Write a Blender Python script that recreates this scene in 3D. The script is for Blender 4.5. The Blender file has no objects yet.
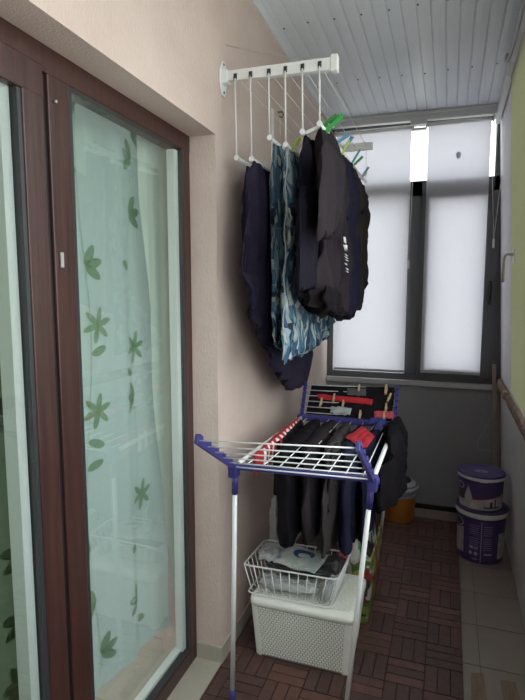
import bpy, bmesh, math, random
from mathutils import Vector, Matrix
from mathutils import noise as mnoise
S = bpy.context.scene
C = S.collection
random.seed(7)
PI = math.pi

# ------------------------------------------------------------------ camera
F_PX = 528.0; CX, CY = 262.5, 350.0; CAMH = 1.6
_d = Vector((450 - CX, -(290 - CY), -F_PX)).normalized()
_t = math.atan2(_d.y, -_d.z)
_up = Vector((0, math.cos(_t), math.sin(_t)))
_r = _d.cross(_up)
CAM = Matrix((_r, _d, _up))            # camera axes -> world axes
CAMP = Vector((0, 0, CAMH))
cd = bpy.data.cameras.new('camera'); cam = bpy.data.objects.new('camera', cd); C.objects.link(cam)
cd.sensor_fit = 'VERTICAL'; cd.sensor_height = 24; cd.lens = 24 * F_PX / 700
cd.clip_start = 0.02
cam.matrix_world = Matrix.Translation(CAMP) @ CAM.to_4x4()
S.camera = cam

# ------------------------------------------------------------------ world and exposure
w = bpy.data.worlds.new('sky'); S.world = w; w.use_nodes = True
nt = w.node_tree; nt.nodes.clear()
out = nt.nodes.new('ShaderNodeOutputWorld'); bg = nt.nodes.new('ShaderNodeBackground')
tc = nt.nodes.new('ShaderNodeTexCoord'); sp = nt.nodes.new('ShaderNodeSeparateXYZ'); cr = nt.nodes.new('ShaderNodeValToRGB')
nt.links.new(tc.outputs['Generated'], sp.inputs[0]); nt.links.new(sp.outputs['Z'], cr.inputs[0])
cr.color_ramp.elements[0].position = 0.0; cr.color_ramp.elements[0].color = (.55, .53, .51, 1)
cr.color_ramp.elements[1].position = 0.06; cr.color_ramp.elements[1].color = (.965, .965, 1, 1)
nt.links.new(cr.outputs[0], bg.inputs[0]); bg.inputs[1].default_value = 1.9
nt.links.new(bg.outputs[0], out.inputs[0])
S.view_settings.view_transform = 'Standard'; S.view_settings.look = 'None'
S.view_settings.gamma = 1; S.view_settings.exposure = 1.3
S.view_settings.use_curve_mapping = False

# ------------------------------------------------------------------ place helpers
def ray(px, py): return (CAM @ Vector((px - CX, -(py - CY), -F_PX))).normalized()
def atx(px, py, x): r = ray(px, py); return CAMP + r * ((x - CAMP.x) / r.x)
def aty(px, py, y): r = ray(px, py); return CAMP + r * ((y - CAMP.y) / r.y)
def atz(px, py, z): r = ray(px, py); return CAMP + r * ((z - CAMP.z) / r.z)
def xr(z): return .402 - .047 * z      # right wall leans in a little
def zc(y, x=0): return 2.99 - .042 * y - .012 * (x + .87)   # ceiling height

# ------------------------------------------------------------------ materials
def mat(name, col, rough=.6, metal=0, bump=None, var=None, spec=.5, trans=0, sheen=0, coat=0):
    m = bpy.data.materials.new(name); m.use_nodes = True; t = m.node_tree; b = t.nodes['Principled BSDF']
    b.inputs['Base Color'].default_value = (*col, 1); b.inputs['Roughness'].default_value = rough
    b.inputs['Metallic'].default_value = metal; spec = .12 if rough > .92 else spec; b.inputs['Specular IOR Level'].default_value = spec
    b.inputs['Transmission Weight'].default_value = trans; b.inputs['Coat Weight'].default_value = coat
    if sheen:
        b.inputs['Sheen Weight'].default_value = sheen; b.inputs['Sheen Roughness'].default_value = .5
    co = t.nodes.new('ShaderNodeTexCoord')
    def nz(scale, stretch, detail=4):
        mp = t.nodes.new('ShaderNodeMapping'); mp.inputs['Scale'].default_value = stretch
        t.links.new(co.outputs['Object'], mp.inputs[0])
        n = t.nodes.new('ShaderNodeTexNoise'); n.inputs['Scale'].default_value = scale; n.inputs['Detail'].default_value = detail
        t.links.new(mp.outputs[0], n.inputs['Vector']); return n
    if bump:
        n = nz(bump[0], bump[3] if len(bump) > 3 else (1, 1, 1)); bp = t.nodes.new('ShaderNodeBump')
        bp.inputs['Strength'].default_value = bump[1]; bp.inputs['Distance'].default_value = bump[2]
        t.links.new(n.outputs[0], bp.inputs['Height']); t.links.new(bp.outputs[0], b.inputs['Normal'])
    if var:
        n = nz(var[0], var[2] if len(var) > 2 else (1, 1, 1)); r = t.nodes.new('ShaderNodeValToRGB')
        r.color_ramp.elements[0].position = .3; r.color_ramp.elements[1].position = .7
        r.color_ramp.elements[0].color = (*col, 1); r.color_ramp.elements[1].color = (*var[1], 1)
        t.links.new(n.outputs[0], r.inputs[0]); t.links.new(r.outputs[0], b.inputs['Base Color'])
    return m
M = {}
M['plaster'] = mat('beige_plaster', (.60, .475, .42), .9, bump=(160, .55, .006, (1, 1, .35)), var=(5, (.66, .53, .475)))
M['reveal'] = mat('beige_plaster_reveal', (.56, .465, .40), .9, bump=(160, .55, .006, (1, 1, .35)), var=(9, (.62, .52, .45)))
M['ceil'] = mat('grey_pvc_panel', (.70, .745, .80), .38, var=(3, (.74, .785, .84)), bump=(6, .25, .01, (1, .2, 1)))
M['screw'] = mat('screw_grey', (.12, .12, .13), .5, .6)
M['cornice'] = mat('pale_grey_profile', (.66, .67, .69), .4)
M['parapet'] = mat('pale_grey_paint', (.60, .59, .585), .55, bump=(30, .2, .004), var=(6, (.66, .65, .64)))
M['lilac'] = mat('lilac_grey_plaster', (.80, .78, .84), .7, var=(8, (.84, .82, .88)))
M['farpanel'] = mat('dark_grey_panel', (.27, .265, .285), .55, var=(4, (.30, .295, .315)))
M['frame'] = mat('anthracite_pvc', (.095, .097, .11), .4, bump=(60, .2, .002, (1, 1, .1)))
M['sill'] = mat('grey_sill', (.50, .49, .51), .4)
M['brown'] = mat('brown_wood_foil', (.036, .014, .012), .35, bump=(90, .3, .002, (1, 1, .04)), var=(55, (.066, .026, .022), (1, 1, .05)))
M['gasket'] = mat('black_gasket', (.01, .01, .01), .6)
M['silver'] = mat('aluminium_spacer', (.80, .81, .81), .45, .15)
M['white'] = mat('white_plastic', (.80, .80, .79), .35)
M['whitem'] = mat('white_enamel', (.82, .83, .83), .3)
M['blue'] = mat('dark_blue_plastic', (.045, .04, .19), .35)
M['navyfab'] = mat('navy_cotton', (.024, .020, .040), .95, bump=(25, .5, .01, (1, 1, .3)), var=(7, (.034, .027, .048)))
M['blackfab'] = mat('washed_black_cotton', (.022, .017, .021), .95, bump=(25, .5, .01, (1, 1, .3)), var=(7, (.031, .024, .028)))
M['inkfab'] = mat('ink_blue_cotton', (.014, .013, .032), .95, bump=(30, .5, .01))
M['olivefab'] = mat('olive_black_cotton', (.018, .016, .012), .95, bump=(30, .5, .01), var=(9, (.030, .025, .019)))
M['inkblack'] = mat('ink_black_cotton', (.013, .011, .019), .95, bump=(30, .5, .01))
M['jet'] = mat('black_cotton', (.011, .009, .012), .95, bump=(30, .5, .01))
M['greyfab'] = mat('taupe_grey_cotton', (.060, .050, .052), .95, bump=(30, .5, .01))
M['denim'] = mat('slate_blue_cotton', (.018, .019, .044), .95, bump=(30, .5, .01))
M['redfab'] = mat('red_cotton', (.38, .012, .022), .9, bump=(60, .5, .006), var=(18, (.50, .02, .03)))
M['pinkfab'] = mat('faded_pink_red_cotton', (.45, .06, .09), .9, bump=(60, .5, .006))
M['lightfab'] = mat('light_grey_knit', (.44, .46, .47), .9, bump=(140, .8, .006), var=(40, (.28, .29, .30)))
M['charfab'] = mat('charcoal_knit', (.085, .08, .085), .9, bump=(90, .6, .006))
M['bluefab'] = mat('blue_cotton', (.035, .05, .22), .9, bump=(60, .5, .006))
M['wood'] = mat('pale_peg_wood', (.42, .27, .13), .6, var=(60, (.52, .36, .2), (1, 1, .2)))
M['green'] = mat('green_plastic', (.04, .35, .07), .3)
M['lime'] = mat('lime_plastic', (.38, .55, .06), .3)
M['teal'] = mat('teal_plastic', (.03, .28, .30), .3)
M['cyan'] = mat('light_blue_plastic', (.10, .32, .55), .3)
M['resin'] = mat('cream_grey_resin', (.86, .85, .79), .5)
M['resin_gap'] = mat('resin_weave_hole', (.36, .36, .33), .7)
M['cream_tile'] = mat('beige_tile', (.40, .37, .31), .35, bump=(3, .1, .004), var=(7, (.45, .415, .35)))
M['grout'] = mat('grout', (.17, .155, .135), .8)
M['floor_tile'] = mat('grey_beige_tile', (.29, .245, .21), .32, bump=(6, .15, .003), var=(5, (.33, .28, .24)))
M['steel'] = mat('galvanised_steel', (.62, .62, .62), .35, .8)
M['cord'] = mat('white_cord', (.75, .75, .72), .6)
M['purple'] = mat('purple_print', (.075, .045, .17), .4)
M['purple_lid'] = mat('purple_lid', (.085, .055, .19), .45)
M['lilacink'] = mat('pale_lilac_ink', (.50, .46, .62), .4)
M['labelwhite'] = mat('label_white', (.62, .60, .60), .4, var=(30, (.40, .38, .37)))
M['redink'] = mat('red_ink', (.45, .03, .04), .4)
M['darkink'] = mat('dark_print', (.035, .03, .04), .4)
M['orange'] = mat('orange_plastic', (.56, .20, .035), .4)
M['greyplast'] = mat('light_grey_plastic', (.42, .43, .45), .4)
M['darkplast'] = mat('dark_plastic', (.03, .032, .035), .4)
M['bagplast'] = mat('crinkled_clear_grey_plastic', (.46, .47, .47), .22, bump=(26, 1, .03), var=(14, (.62, .64, .63)))
M['blackpack'] = mat('dark_grey_packaging', (.045, .046, .05), .3, bump=(18, .8, .02))
M['foam'] = mat('raw_expanding_foam_and_wood', (.13, .085, .07), .9, bump=(40, 1, .01), var=(16, (.30, .20, .15)))
M['foamlight'] = mat('pale_foam', (.45, .33, .24), .9, bump=(40, 1, .01))
M['batten'] = mat('grey_brown_batten', (.34, .28, .25), .8, var=(30, (.42, .35, .31), (1, 1, .06)))
M['flat_strip'] = mat('streaked_brown', (.20, .14, .10), .7, var=(25, (.30, .22, .16), (3, .4, 1)))
M['indoor'] = mat('indoor_wall', (.42, .45, .42), .8)
DECK = [mat('deck_slat_%d' % i, c, .55, bump=(70, .5, .003), var=(38, tuple(v * 1.4 for v in c)))
        for i, c in enumerate([(.088, .043, .037), (.110, .050, .042), (.070, .037, .033), (.128, .066, .053)])]
M['deckbase'] = mat('deck_black_base', (.012, .009, .009), .7)

def newmat(name):
    m = bpy.data.materials.new(name); m.use_nodes = True; t = m.node_tree; t.nodes.clear()
    o = t.nodes.new('ShaderNodeOutputMaterial'); return m, t, o
def fabric(name, col, trans, clear=0, col2=None):
    """cloth that lets light through"""
    m, t, o = newmat(name)
    d = t.nodes.new('ShaderNodeBsdfDiffuse'); tr = t.nodes.new('ShaderNodeBsdfTranslucent'); mx = t.nodes.new('ShaderNodeMixShader')
    d.inputs[0].default_value = (*col, 1); tr.inputs[0].default_value = (*(col2 or col), 1); mx.inputs[0].default_value = trans
    t.links.new(d.outputs[0], mx.inputs[1]); t.links.new(tr.outputs[0], mx.inputs[2])
    last = mx
    if clear:
        tp = t.nodes.new('ShaderNodeBsdfTransparent'); m2 = t.nodes.new('ShaderNodeMixShader'); m2.inputs[0].default_value = clear
        t.links.new(mx.outputs[0], m2.inputs[1]); t.links.new(tp.outputs[0], m2.inputs[2]); last = m2
    t.links.new(last.outputs[0], o.inputs[0]); return m
M['blind'] = fabric('white_blind_fabric', (.765, .755, .795), .62)
M['greenblind'] = fabric('pale_green_blind', (.60, .60, .46), .34)
M['sheer'] = fabric('sheer_teal_white_curtain', (.41, .52, .51), .45, .14)
M['whitecurt'] = fabric('white_curtain', (.74, .79, .72), .45, .02)
M['leaf'] = fabric('leaf_green_print', (.24, .35, .22), .4, .12)
M['stem'] = fabric('leaf_stem_print', (.34, .46, .36), .4, .1)
M['greencurt'] = fabric('green_curtain', (.11, .16, .10), .4)
M['darkleaf'] = fabric('dark_leaf_print', (.09, .15, .07), .3)
def glass(name, tint, r0=1.0, ior=.03):
    m, t, o = newmat(name)
    g = t.nodes.new('ShaderNodeBsdfGlossy'); g.inputs['Roughness'].default_value = .0; g.inputs[0].default_value = (r0, r0, r0, 1)
    tp = t.nodes.new('ShaderNodeBsdfTransparent'); tp.inputs[0].default_value = (*tint, 1)
    lw = t.nodes.new('ShaderNodeLayerWeight'); lw.inputs[0].default_value = .5; mx = t.nodes.new('ShaderNodeMixShader')
    pw = t.nodes.new('ShaderNodeMath'); pw.operation = 'POWER'; pw.inputs[1].default_value = 4.5; t.links.new(lw.outputs['Facing'], pw.inputs[0])
    ma = t.nodes.new('ShaderNodeMath'); ma.operation = 'MULTIPLY_ADD'; ma.inputs[1].default_value = .85; ma.inputs[2].default_value = ior; t.links.new(pw.outputs[0], ma.inputs[0])
    t.links.new(ma.outputs[0], mx.inputs[0]); t.links.new(tp.outputs[0], mx.inputs[1]); t.links.new(g.outputs[0], mx.inputs[2])
    t.links.new(mx.outputs[0], o.inputs[0]); return m
M['glass'] = glass('window_glass', (.93, .97, .95))
M['doorglass'] = glass('door_glass', (.95, .98, .965), 1.0, .045)

def leafcloth():
    m = mat('blue_leaf_print_cotton', (.1, .2, .3), .9)
    t = m.node_tree; b = t.nodes['Principled BSDF']
    co = t.nodes.new('ShaderNodeTexCoord'); sep = t.nodes.new('ShaderNodeSeparateXYZ'); cmb = t.nodes.new('ShaderNodeCombineXYZ')
    t.links.new(co.outputs['Object'], sep.inputs[0]); t.links.new(sep.outputs['Y'], cmb.inputs[0]); t.links.new(sep.outputs['Z'], cmb.inputs[1])
    n = t.nodes.new('ShaderNodeTexNoise'); n.inputs['Scale'].default_value = 7; n.inputs['Detail'].default_value = 2
    t.links.new(cmb.outputs[0], n.inputs['Vector'])
    vm = t.nodes.new('ShaderNodeVectorMath'); vm.operation = 'MULTIPLY_ADD'; vm.inputs[1].default_value = (.10, .10, .10)
    t.links.new(n.outputs['Color'], vm.inputs[0]); t.links.new(cmb.outputs[0], vm.inputs[2])
    def vor(rot, sc, seed):
        mp = t.nodes.new('ShaderNodeMapping'); mp.inputs['Rotation'].default_value = (0, 0, rot); mp.inputs['Scale'].default_value = sc
        mp.inputs['Location'].default_value = (seed, seed * 2, 0)
        t.links.new(vm.outputs[0], mp.inputs[0]); v = t.nodes.new('ShaderNodeTexVoronoi'); v.inputs['Scale'].default_value = 1
        t.links.new(mp.outputs[0], v.inputs['Vector']); return v
    v1 = vor(.45, (84, 20, 1), 3); v2 = vor(-.5, (74, 17, 1), 9)
    sp1 = t.nodes.new('ShaderNodeSeparateColor'); t.links.new(v1.outputs['Color'], sp1.inputs[0])
    r = t.nodes.new('ShaderNodeValToRGB'); r.color_ramp.interpolation = 'CONSTANT'
    cols = [(0, (.02, .04, .08)), (.18, (.035, .09, .17)), (.38, (.26, .30, .31)), (.50, (.03, .15, .20)), (.60, (.07, .12, .19)), (.80, (.42, .44, .42)), (.88, (.012, .022, .04))]
    e = r.color_ramp.elements
    e[0].position = 0; e[0].color = (*cols[0][1], 1); e[1].position = cols[1][0]; e[1].color = (*cols[1][1], 1)
    for p, c in cols[2:]:
        k = e.new(p); k.color = (*c, 1)
    t.links.new(sp1.outputs[0], r.inputs[0])
    sp2 = t.nodes.new('ShaderNodeSeparateColor'); t.links.new(v2.outputs['Color'], sp2.inputs[0])
    r2 = t.nodes.new('ShaderNodeValToRGB'); r2.color_ramp.interpolation = 'CONSTANT'
    r2.color_ramp.elements[0].color = (0, 0, 0, 1); r2.color_ramp.elements[1].position = .72; r2.color_ramp.elements[1].color = (1, 1, 1, 1)
    t.links.new(sp2.outputs[1], r2.inputs[0])
    r3 = t.nodes.new('ShaderNodeValToRGB'); r3.color_ramp.elements[0].color = (.55, .60, .58, 1); r3.color_ramp.elements[1].color = (.05, .16, .26, 1)
    t.links.new(v2.outputs['Distance'], r3.inputs[0])
    mx = t.nodes.new('ShaderNodeMix'); mx.data_type = 'RGBA'
    t.links.new(r2.outputs[0], mx.inputs[0]); t.links.new(r.outputs[0], mx.inputs[6]); t.links.new(r3.outputs[0], mx.inputs[7])
    t.links.new(mx.outputs[2], b.inputs['Base Color']); return m
M['leafcloth'] = leafcloth()
def dotted():
    m = mat('red_cotton_white_dots', (.42, .012, .02), .9)
    t = m.node_tree; b = t.nodes['Principled BSDF']; co = t.nodes.new('ShaderNodeTexCoord')
    sep = t.nodes.new('ShaderNodeSeparateXYZ'); cmb = t.nodes.new('ShaderNodeCombineXYZ')
    t.links.new(co.outputs['Object'], sep.inputs[0])
    def cell(src, f, off):
        a = t.nodes.new('ShaderNodeMath'); a.operation = 'MULTIPLY_ADD'; a.inputs[1].default_value = f; a.inputs[2].default_value = off
        t.links.new(sep.outputs[src], a.inputs[0])
        fr = t.nodes.new('ShaderNodeMath'); fr.operation = 'FRACT'; t.links.new(a.outputs[0], fr.inputs[0])
        s = t.nodes.new('ShaderNodeMath'); s.operation = 'SUBTRACT'; s.inputs[1].default_value = .5; t.links.new(fr.outputs[0], s.inputs[0])
        return s
    sx, sy = cell('X', 22, .1), cell('Y', 19, .0)
    t.links.new(sx.outputs[0], cmb.inputs[0]); t.links.new(sy.outputs[0], cmb.inputs[1])
    ln = t.nodes.new('ShaderNodeVectorMath'); ln.operation = 'LENGTH'; t.links.new(cmb.outputs[0], ln.inputs[0])
    lt = t.nodes.new('ShaderNodeMath'); lt.operation = 'LESS_THAN'; lt.inputs[1].default_value = .25; t.links.new(ln.outputs['Value'], lt.inputs[0])
    mx = t.nodes.new('ShaderNodeMix'); mx.data_type = 'RGBA'; mx.inputs[6].default_value = (.40, .014, .02, 1); mx.inputs[7].default_value = (.78, .72, .70, 1)
    t.links.new(lt.outputs[0], mx.inputs[0]); t.links.new(mx.outputs[2], b.inputs['Base Color']); return m
M['dots'] = dotted()
def motley(name, cols, scale, stretch=(1, 1, 1)):
    m = mat(name, cols[0], .4); t = m.node_tree; b = t.nodes['Principled BSDF']
    co = t.nodes.new('ShaderNodeTexCoord'); n = t.nodes.new('ShaderNodeTexNoise'); n.inputs['Scale'].default_value = scale * .5
    vm = t.nodes.new('ShaderNodeVectorMath'); vm.operation = 'MULTIPLY_ADD'; vm.inputs[1].default_value = (.1, .1, .1)
    t.links.new(co.outputs['Object'], n.inputs['Vector']); t.links.new(n.outputs['Color'], vm.inputs[0]); t.links.new(co.outputs['Object'], vm.inputs[2])
    mp = t.nodes.new('ShaderNodeMapping'); mp.inputs['Scale'].default_value = stretch; t.links.new(vm.outputs[0], mp.inputs[0])
    v = t.nodes.new('ShaderNodeTexVoronoi'); v.inputs['Scale'].default_value = scale; t.links.new(mp.outputs[0], v.inputs['Vector'])
    s = t.nodes.new('ShaderNodeSeparateColor'); t.links.new(v.outputs['Color'], s.inputs[0])
    r = t.nodes.new('ShaderNodeValToRGB'); r.color_ramp.interpolation = 'CONSTANT'; e = r.color_ramp.elements
    for i, c in enumerate(cols):
        p = i / len(cols)
        if i < 2: e[i].position = p; e[i].color = (*c, 1)
        else: k = e.new(p); k.color = (*c, 1)
    t.links.new(s.outputs[0], r.inputs[0]); t.links.new(r.outputs[0], b.inputs['Base Color']); return m
M['fruit'] = motley('fruit_print', [(.20, .26, .04), (.30, .03, .03), (.36, .32, .07), (.07, .15, .04), (.45, .43, .38), (.03, .04, .03)], 22)
M['floral'] = motley('black_white_print', [(.012, .012, .014), (.55, .54, .52), (.015, .015, .018), (.03, .03, .035)], 20, (1, 1, .5))
M['magazine'] = motley('magazine_print', [(.50, .52, .50), (.55, .57, .55), (.46, .50, .52), (.42, .47, .42)], 40)

# ------------------------------------------------------------------ mesh helpers
def wloc(o):
    v = Vector((0, 0, 0))
    while o is not None: v += o.location; o = o.parent
    return v
class MB:
    def __init__(s): s.bm = bmesh.new(); s.mi = 0
    def _f(s, vs, smooth=False):
        try: f = s.bm.faces.new(vs)
        except ValueError: return
        f.material_index = s.mi; f.smooth = smooth
    def hexa(s, p):     # 8 points: bottom loop 4, top loop 4
        v = [s.bm.verts.new(q) for q in p]
        for a in ((3, 2, 1, 0), (4, 5, 6, 7), (0, 1, 5, 4), (1, 2, 6, 5), (2, 3, 7, 6), (3, 0, 4, 7)): s._f([v[i] for i in a])
        return s
    def box(s, a, b):
        x0, y0, z0 = a; x1, y1, z1 = b
        return s.hexa([(x0, y0, z0), (x1, y0, z0), (x1, y1, z0), (x0, y1, z0), (x0, y0, z1), (x1, y0, z1), (x1, y1, z1), (x0, y1, z1)])
    def obox(s, c, u, v, n):   # centre and three half-axes
        c, u, v, n = map(Vector, (c, u, v, n))
        return s.hexa([c - u - v - n, c + u - v - n, c + u + v - n, c - u + v - n, c - u - v + n, c + u - v + n, c + u + v + n, c - u + v + n])
    def tube(s, pts, r, k=8, closed=False, cap=True):
        pts = [Vector(p) for p in pts]; n = len(pts); rings = []
        rs = r if isinstance(r, (list, tuple)) else [r] * n
        ref = None
        for i, p in enumerate(pts):
            if closed: d = pts[(i + 1) % n] - pts[i - 1]
            else: d = pts[min(i + 1, n - 1)] - pts[max(i - 1, 0)]
            d.normalize()
            if ref is None: ref = Vector((0, 0, 1)) if abs(d.z) < .9 else Vector((1, 0, 0))
            a = ref - d * ref.dot(d)
            if a.length < 1e-4: a = d.orthogonal()
            a.normalize(); ref = a; b = d.cross(a)
            rings.append([s.bm.verts.new(p + (a * math.cos(2 * PI * j / k) + b * math.sin(2 * PI * j / k)) * rs[i]) for j in range(k)])
        for i in range(n if closed else n - 1):
            A, B = rings[i], rings[(i + 1) % n]
            for j in range(k): s._f([A[j], A[(j + 1) % k], B[(j + 1) % k], B[j]], True)
        if cap and not closed: s._f(rings[0][::-1]); s._f(rings[-1])
        return s
    def lathe(s, c, prof, k=40, smooth=True, sq=0):
        c = Vector(c); rings = []
        for r, z in prof:
            rings.append([s.bm.verts.new(c + Vector((r * math.cos(2 * PI * j / k), r * math.sin(2 * PI * j / k), z))) for j in range(k)])
        for A, B in zip(rings, rings[1:]):
            for j in range(k): s._f([A[j], A[(j + 1) % k], B[(j + 1) % k], B[j]], smooth)
        s._f(rings[0][::-1]); s._f(rings[-1]); return s
    def prism(s, poly, off):   # 3-D polygon pushed along off
        off = Vector(off); a = [s.bm.verts.new(p) for p in poly]; b = [s.bm.verts.new(Vector(p) + off) for p in poly]; n = len(poly)
        s._f(a[::-1]); s._f(b)
        for i in range(n): s._f([a[i], a[(i + 1) % n], b[(i + 1) % n], b[i]])
        return s
    def grid(s, fn, nu, nv, smooth=True, mi=None):
        v = [[s.bm.verts.new(fn(i / nu, j / nv)) for j in range(nv + 1)] for i in range(nu + 1)]
        for i in range(nu):
            for j in range(nv): s._f([v[i][j], v[i + 1][j], v[i + 1][j + 1], v[i][j + 1]], smooth)
        return v
    def build(s, name, m, parent=None, loc=None, bevel=0):
        me = bpy.data.meshes.new(name)
        bmesh.ops.recalc_face_normals(s.bm, faces=s.bm.faces)
        if parent is None and loc is None:
            xs = [v.co for v in s.bm.verts]
            loc = Vector(((min(v.x for v in xs) + max(v.x for v in xs)) / 2, (min(v.y for v in xs) + max(v.y for v in xs)) / 2, min(v.z for v in xs)))
        o = bpy.data.objects.new(name, me); C.objects.link(o)
        if parent is not None: o.parent = parent; off = wloc(parent)
        else: o.location = loc; off = Vector(loc)
        bmesh.ops.translate(s.bm, verts=s.bm.verts, vec=-off)
        s.bm.to_mesh(me); s.bm.free()
        for q in (m if isinstance(m, (list, tuple)) else [m]): me.materials.append(q)
        if bevel:
            b = o.modifiers.new('bevel', 'BEVEL'); b.width = bevel; b.segments = 2; b.limit_method = 'ANGLE'
        return o
def tag(o, label, cat, group=None):
    o['label'] = label; o['category'] = cat
    if group: o['group'] = group
    return o
def thing(name, label, cat, loc, group=None):
    o = bpy.data.objects.new(name, None); C.objects.link(o); o.location = loc; o.empty_display_size = .05
    return tag(o, label, cat, group)
def struct(o): o['kind'] = 'structure'; return o
def sthing(name, loc):
    o = bpy.data.objects.new(name, None); C.objects.link(o); o.location = loc; o.empty_display_size = .05; o['kind'] = 'structure'; return o
def copy_tree(o, parent=None):
    c = o.copy(); C.objects.link(c); c.parent = parent
    for ch in list(o.children): copy_tree(ch, c)
    return c

# ================================================================== SETTING
XW = -.875; YF = 3.98; YB = -1.6; XD = -.985
# tiled floor
b = MB(); b.box((-.95, YB, -.10), (.46, YF + .05, -.025)); b.mi = 1
xs = [-1.015, -.715, -.415, -.115, .185, .485]
for i in range(len(xs) - 1):
    y = -1.585
    while y < YF:
        b.box((max(xs[i] + .0018, -.94), y + .0018, -.03), (min(xs[i + 1] - .0018, .45), min(y + .2965, YF + .02), -.022)); y += .3
struct(b.build('floor', [M['grout'], M['floor_tile']]))
# wooden deck laid over the tiles
b = MB(); SQ = .154; b.mi = 4; b.box((-.872, .2, -.022), (.110, 3.755, -.008))
cx = .114; ci = 0
while cx > -.87:
    cy = 3.757; ri = 0
    while cy > .2:
        x1, x0 = cx - .0015, max(cx - SQ + .0015, -.873); y1, y0 = cy - .0015, cy - SQ + .0015
        n = 3
        for k in range(n):
            b.mi = random.choice((0, 0, 1, 1, 2, 2, 3)) if (ci + ri) % 2 else random.choice((0, 1, 2, 2, 2))
            if (ci + ri) % 2:
                h = (y1 - y0) / n; ya, yb = y0 + k * h + .0022, y0 + (k + 1) * h - .0022
                if x1 - x0 > .01: b.box((x0, ya, -.008), (x1, yb, 0))
            else:
                h = SQ / n; xa, xb = cx - SQ + k * h + .0022, cx - SQ + (k + 1) * h - .0022
                xa = max(xa, -.873)
                if xb > xa + .005: b.box((xa, y0, -.008), (xb, y1, 0))
        cy -= SQ; ri += 1
    cx -= SQ; ci += 1
struct(b.build('floor_deck', DECK + [M['deckbase']], bevel=.0012))
# door threshold
b = MB(); b.box((-1.06, -.2, -.03), (-.868, 1.945, .006)); struct(b.build('trim_1', M['cream_tile'], bevel=.003))
# left wall: before / over / after the door recess
def wz(y): return zc(y) + .03
b = MB()
LT0, LT1 = 2.262, 2.197       # lintel underside (falls slightly)
b.hexa([(-1.16, YB, 2.27), (XW, YB, 2.27), (XW, 1.935, LT1), (-1.16, 1.935, LT1), (-1.16, YB, 3.1), (XW, YB, 3.1), (XW, 1.935, 3.0), (-1.16, 1.935, 3.0)])
b.hexa([(-1.16, 1.935, -.1), (XW, 1.935, -.1), (XW, YF + .06, -.1), (-1.16, YF + .06, -.1), (-1.16, 1.935, 3.0), (XW, 1.935, 3.0), (XW, YF + .06, 2.9), (-1.16, YF + .06, 2.9)])
b.box((-1.16, YB, -.1), (XW, -.25, 2.28))
struct(b.build('wall_left', M['plaster']))
# tile skirting: along the wall and on the recess return
b = MB(); b.box((XW, 1.938, -.02), (XW + .010, YF, .075)); b.box((-.985, 1.925, 0), (XW + .010, 1.937, .075))
struct(b.build('baseboard_left', M['cream_tile'], bevel=.002))
# ceiling of narrow panels
b = MB(); pitch = .0635; x = XW - .02; prof = []
while x < .42:
    prof += [(x, 0), (x + .0030, .0050), (x + .0060, .0050), (x + .0085, .0), (x + .034, -.0012)]; x += pitch
def cpt(x, dz, y): return (x, y, zc(y, x) + dz)
v0 = [b.bm.verts.new(cpt(px_, dz, YB)) for px_, dz in prof]; v1 = [b.bm.verts.new(cpt(px_, dz, YF + .04)) for px_, dz in prof]
for i in range(len(prof) - 1): b._f([v0[i], v0[i + 1], v1[i + 1], v1[i]])
b.hexa([cpt(XW - .1, .012, YB), cpt(.45, .012, YB), cpt(.45, .012, YF + .06), cpt(XW - .1, .012, YF + .06),
        cpt(XW - .1, .06, YB), cpt(.45, .06, YB), cpt(.45, .06, YF + .06), cpt(XW - .1, .06, YF + .06)])
struct(b.build('ceiling', M['ceil']))
b = MB()
for yy, st in ((2.62, 2), (3.33, 2), (1.9, 2)):
    k = 1
    while XW + k * pitch < .27:
        X = XW - .02 + k * pitch + .013; yj = yy + random.uniform(-.02, .02)
        b.lathe((X, yj, zc(yj, X) - .004), [(.004, 0), (.0045, .002), (.0045, .006)], 8); k += st
struct(b.build('trim_2', M['screw']))
# ceiling edge profiles
b = MB()
b.hexa([(XW, YF - .05, 2.77), (.30, YF - .05, 2.755), (.30, YF, 2.755), (XW, YF, 2.77), (XW, YF - .05, 2.808), (.30, YF - .05, 2.795), (.30, YF, 2.795), (XW, YF, 2.808)])
b.hexa([(XW, YF - .07, 2.806), (.30, YF - .07, 2.793), (.30, YF, 2.793), (XW, YF, 2.806), (XW, YF - .07, 2.822), (.30, YF - .07, 2.81), (.30, YF, 2.81), (XW, YF, 2.822)])
struct(b.build('trim_3', M['cornice'], bevel=.002))
b = MB(); b.hexa([(XW, YB, zc(YB) - .018), (XW + .012, YB, zc(YB) - .018), (XW + .012, YF, zc(YF) - .018), (XW, YF, zc(YF) - .018),
                  (XW, YB, zc(YB) + .01), (XW + .02, YB, zc(YB) + .01), (XW + .02, YF, zc(YF) + .01), (XW, YF, zc(YF) + .01)])
struct(b.build('trim_4', M['cornice']))
# far wall: panel below the window and its foot
b = MB(); b.box((-1.0, YF, -.1), (.5, YF + .12, .935)); struct(b.build('wall_far', M['farpanel']))
b = MB(); b.box((XW, YF - .012, -.022), (.40, YF, .012)); struct(b.build('baseboard_far', M['gasket']))
b = MB(); b.box((XW, YF - .03, .905), (.352, YF + .01, .942)); struct(b.build('trim_5', M['sill'], bevel=.003))
# right wall: parapet (leaning), lilac pier, header
def rbox(b, y0, y1, z0, z1, t=.12, out=0):
    b.hexa([(xr(z0) + out, y0, z0), (xr(z0) + t, y0, z0), (xr(z0) + t, y1, z0), (xr(z0) + out, y1, z0),
            (xr(z1) + out, y0, z1), (xr(z1) + t, y0, z1), (xr(z1) + t, y1, z1), (xr(z1) + out, y1, z1)])
b = MB(); rbox(b, YB, YF + .05, -.1, .985); struct(b.build('wall_right', M['parapet']))
b = MB(); rbox(b, 3.15, YF + .05, .985, 2.86); struct(b.build('wall_right_pier', M['lilac']))
b = MB(); rbox(b, YB, 3.15, 2.70, 3.12); struct(b.build('wall_right_header', M['cornice']))
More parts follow.
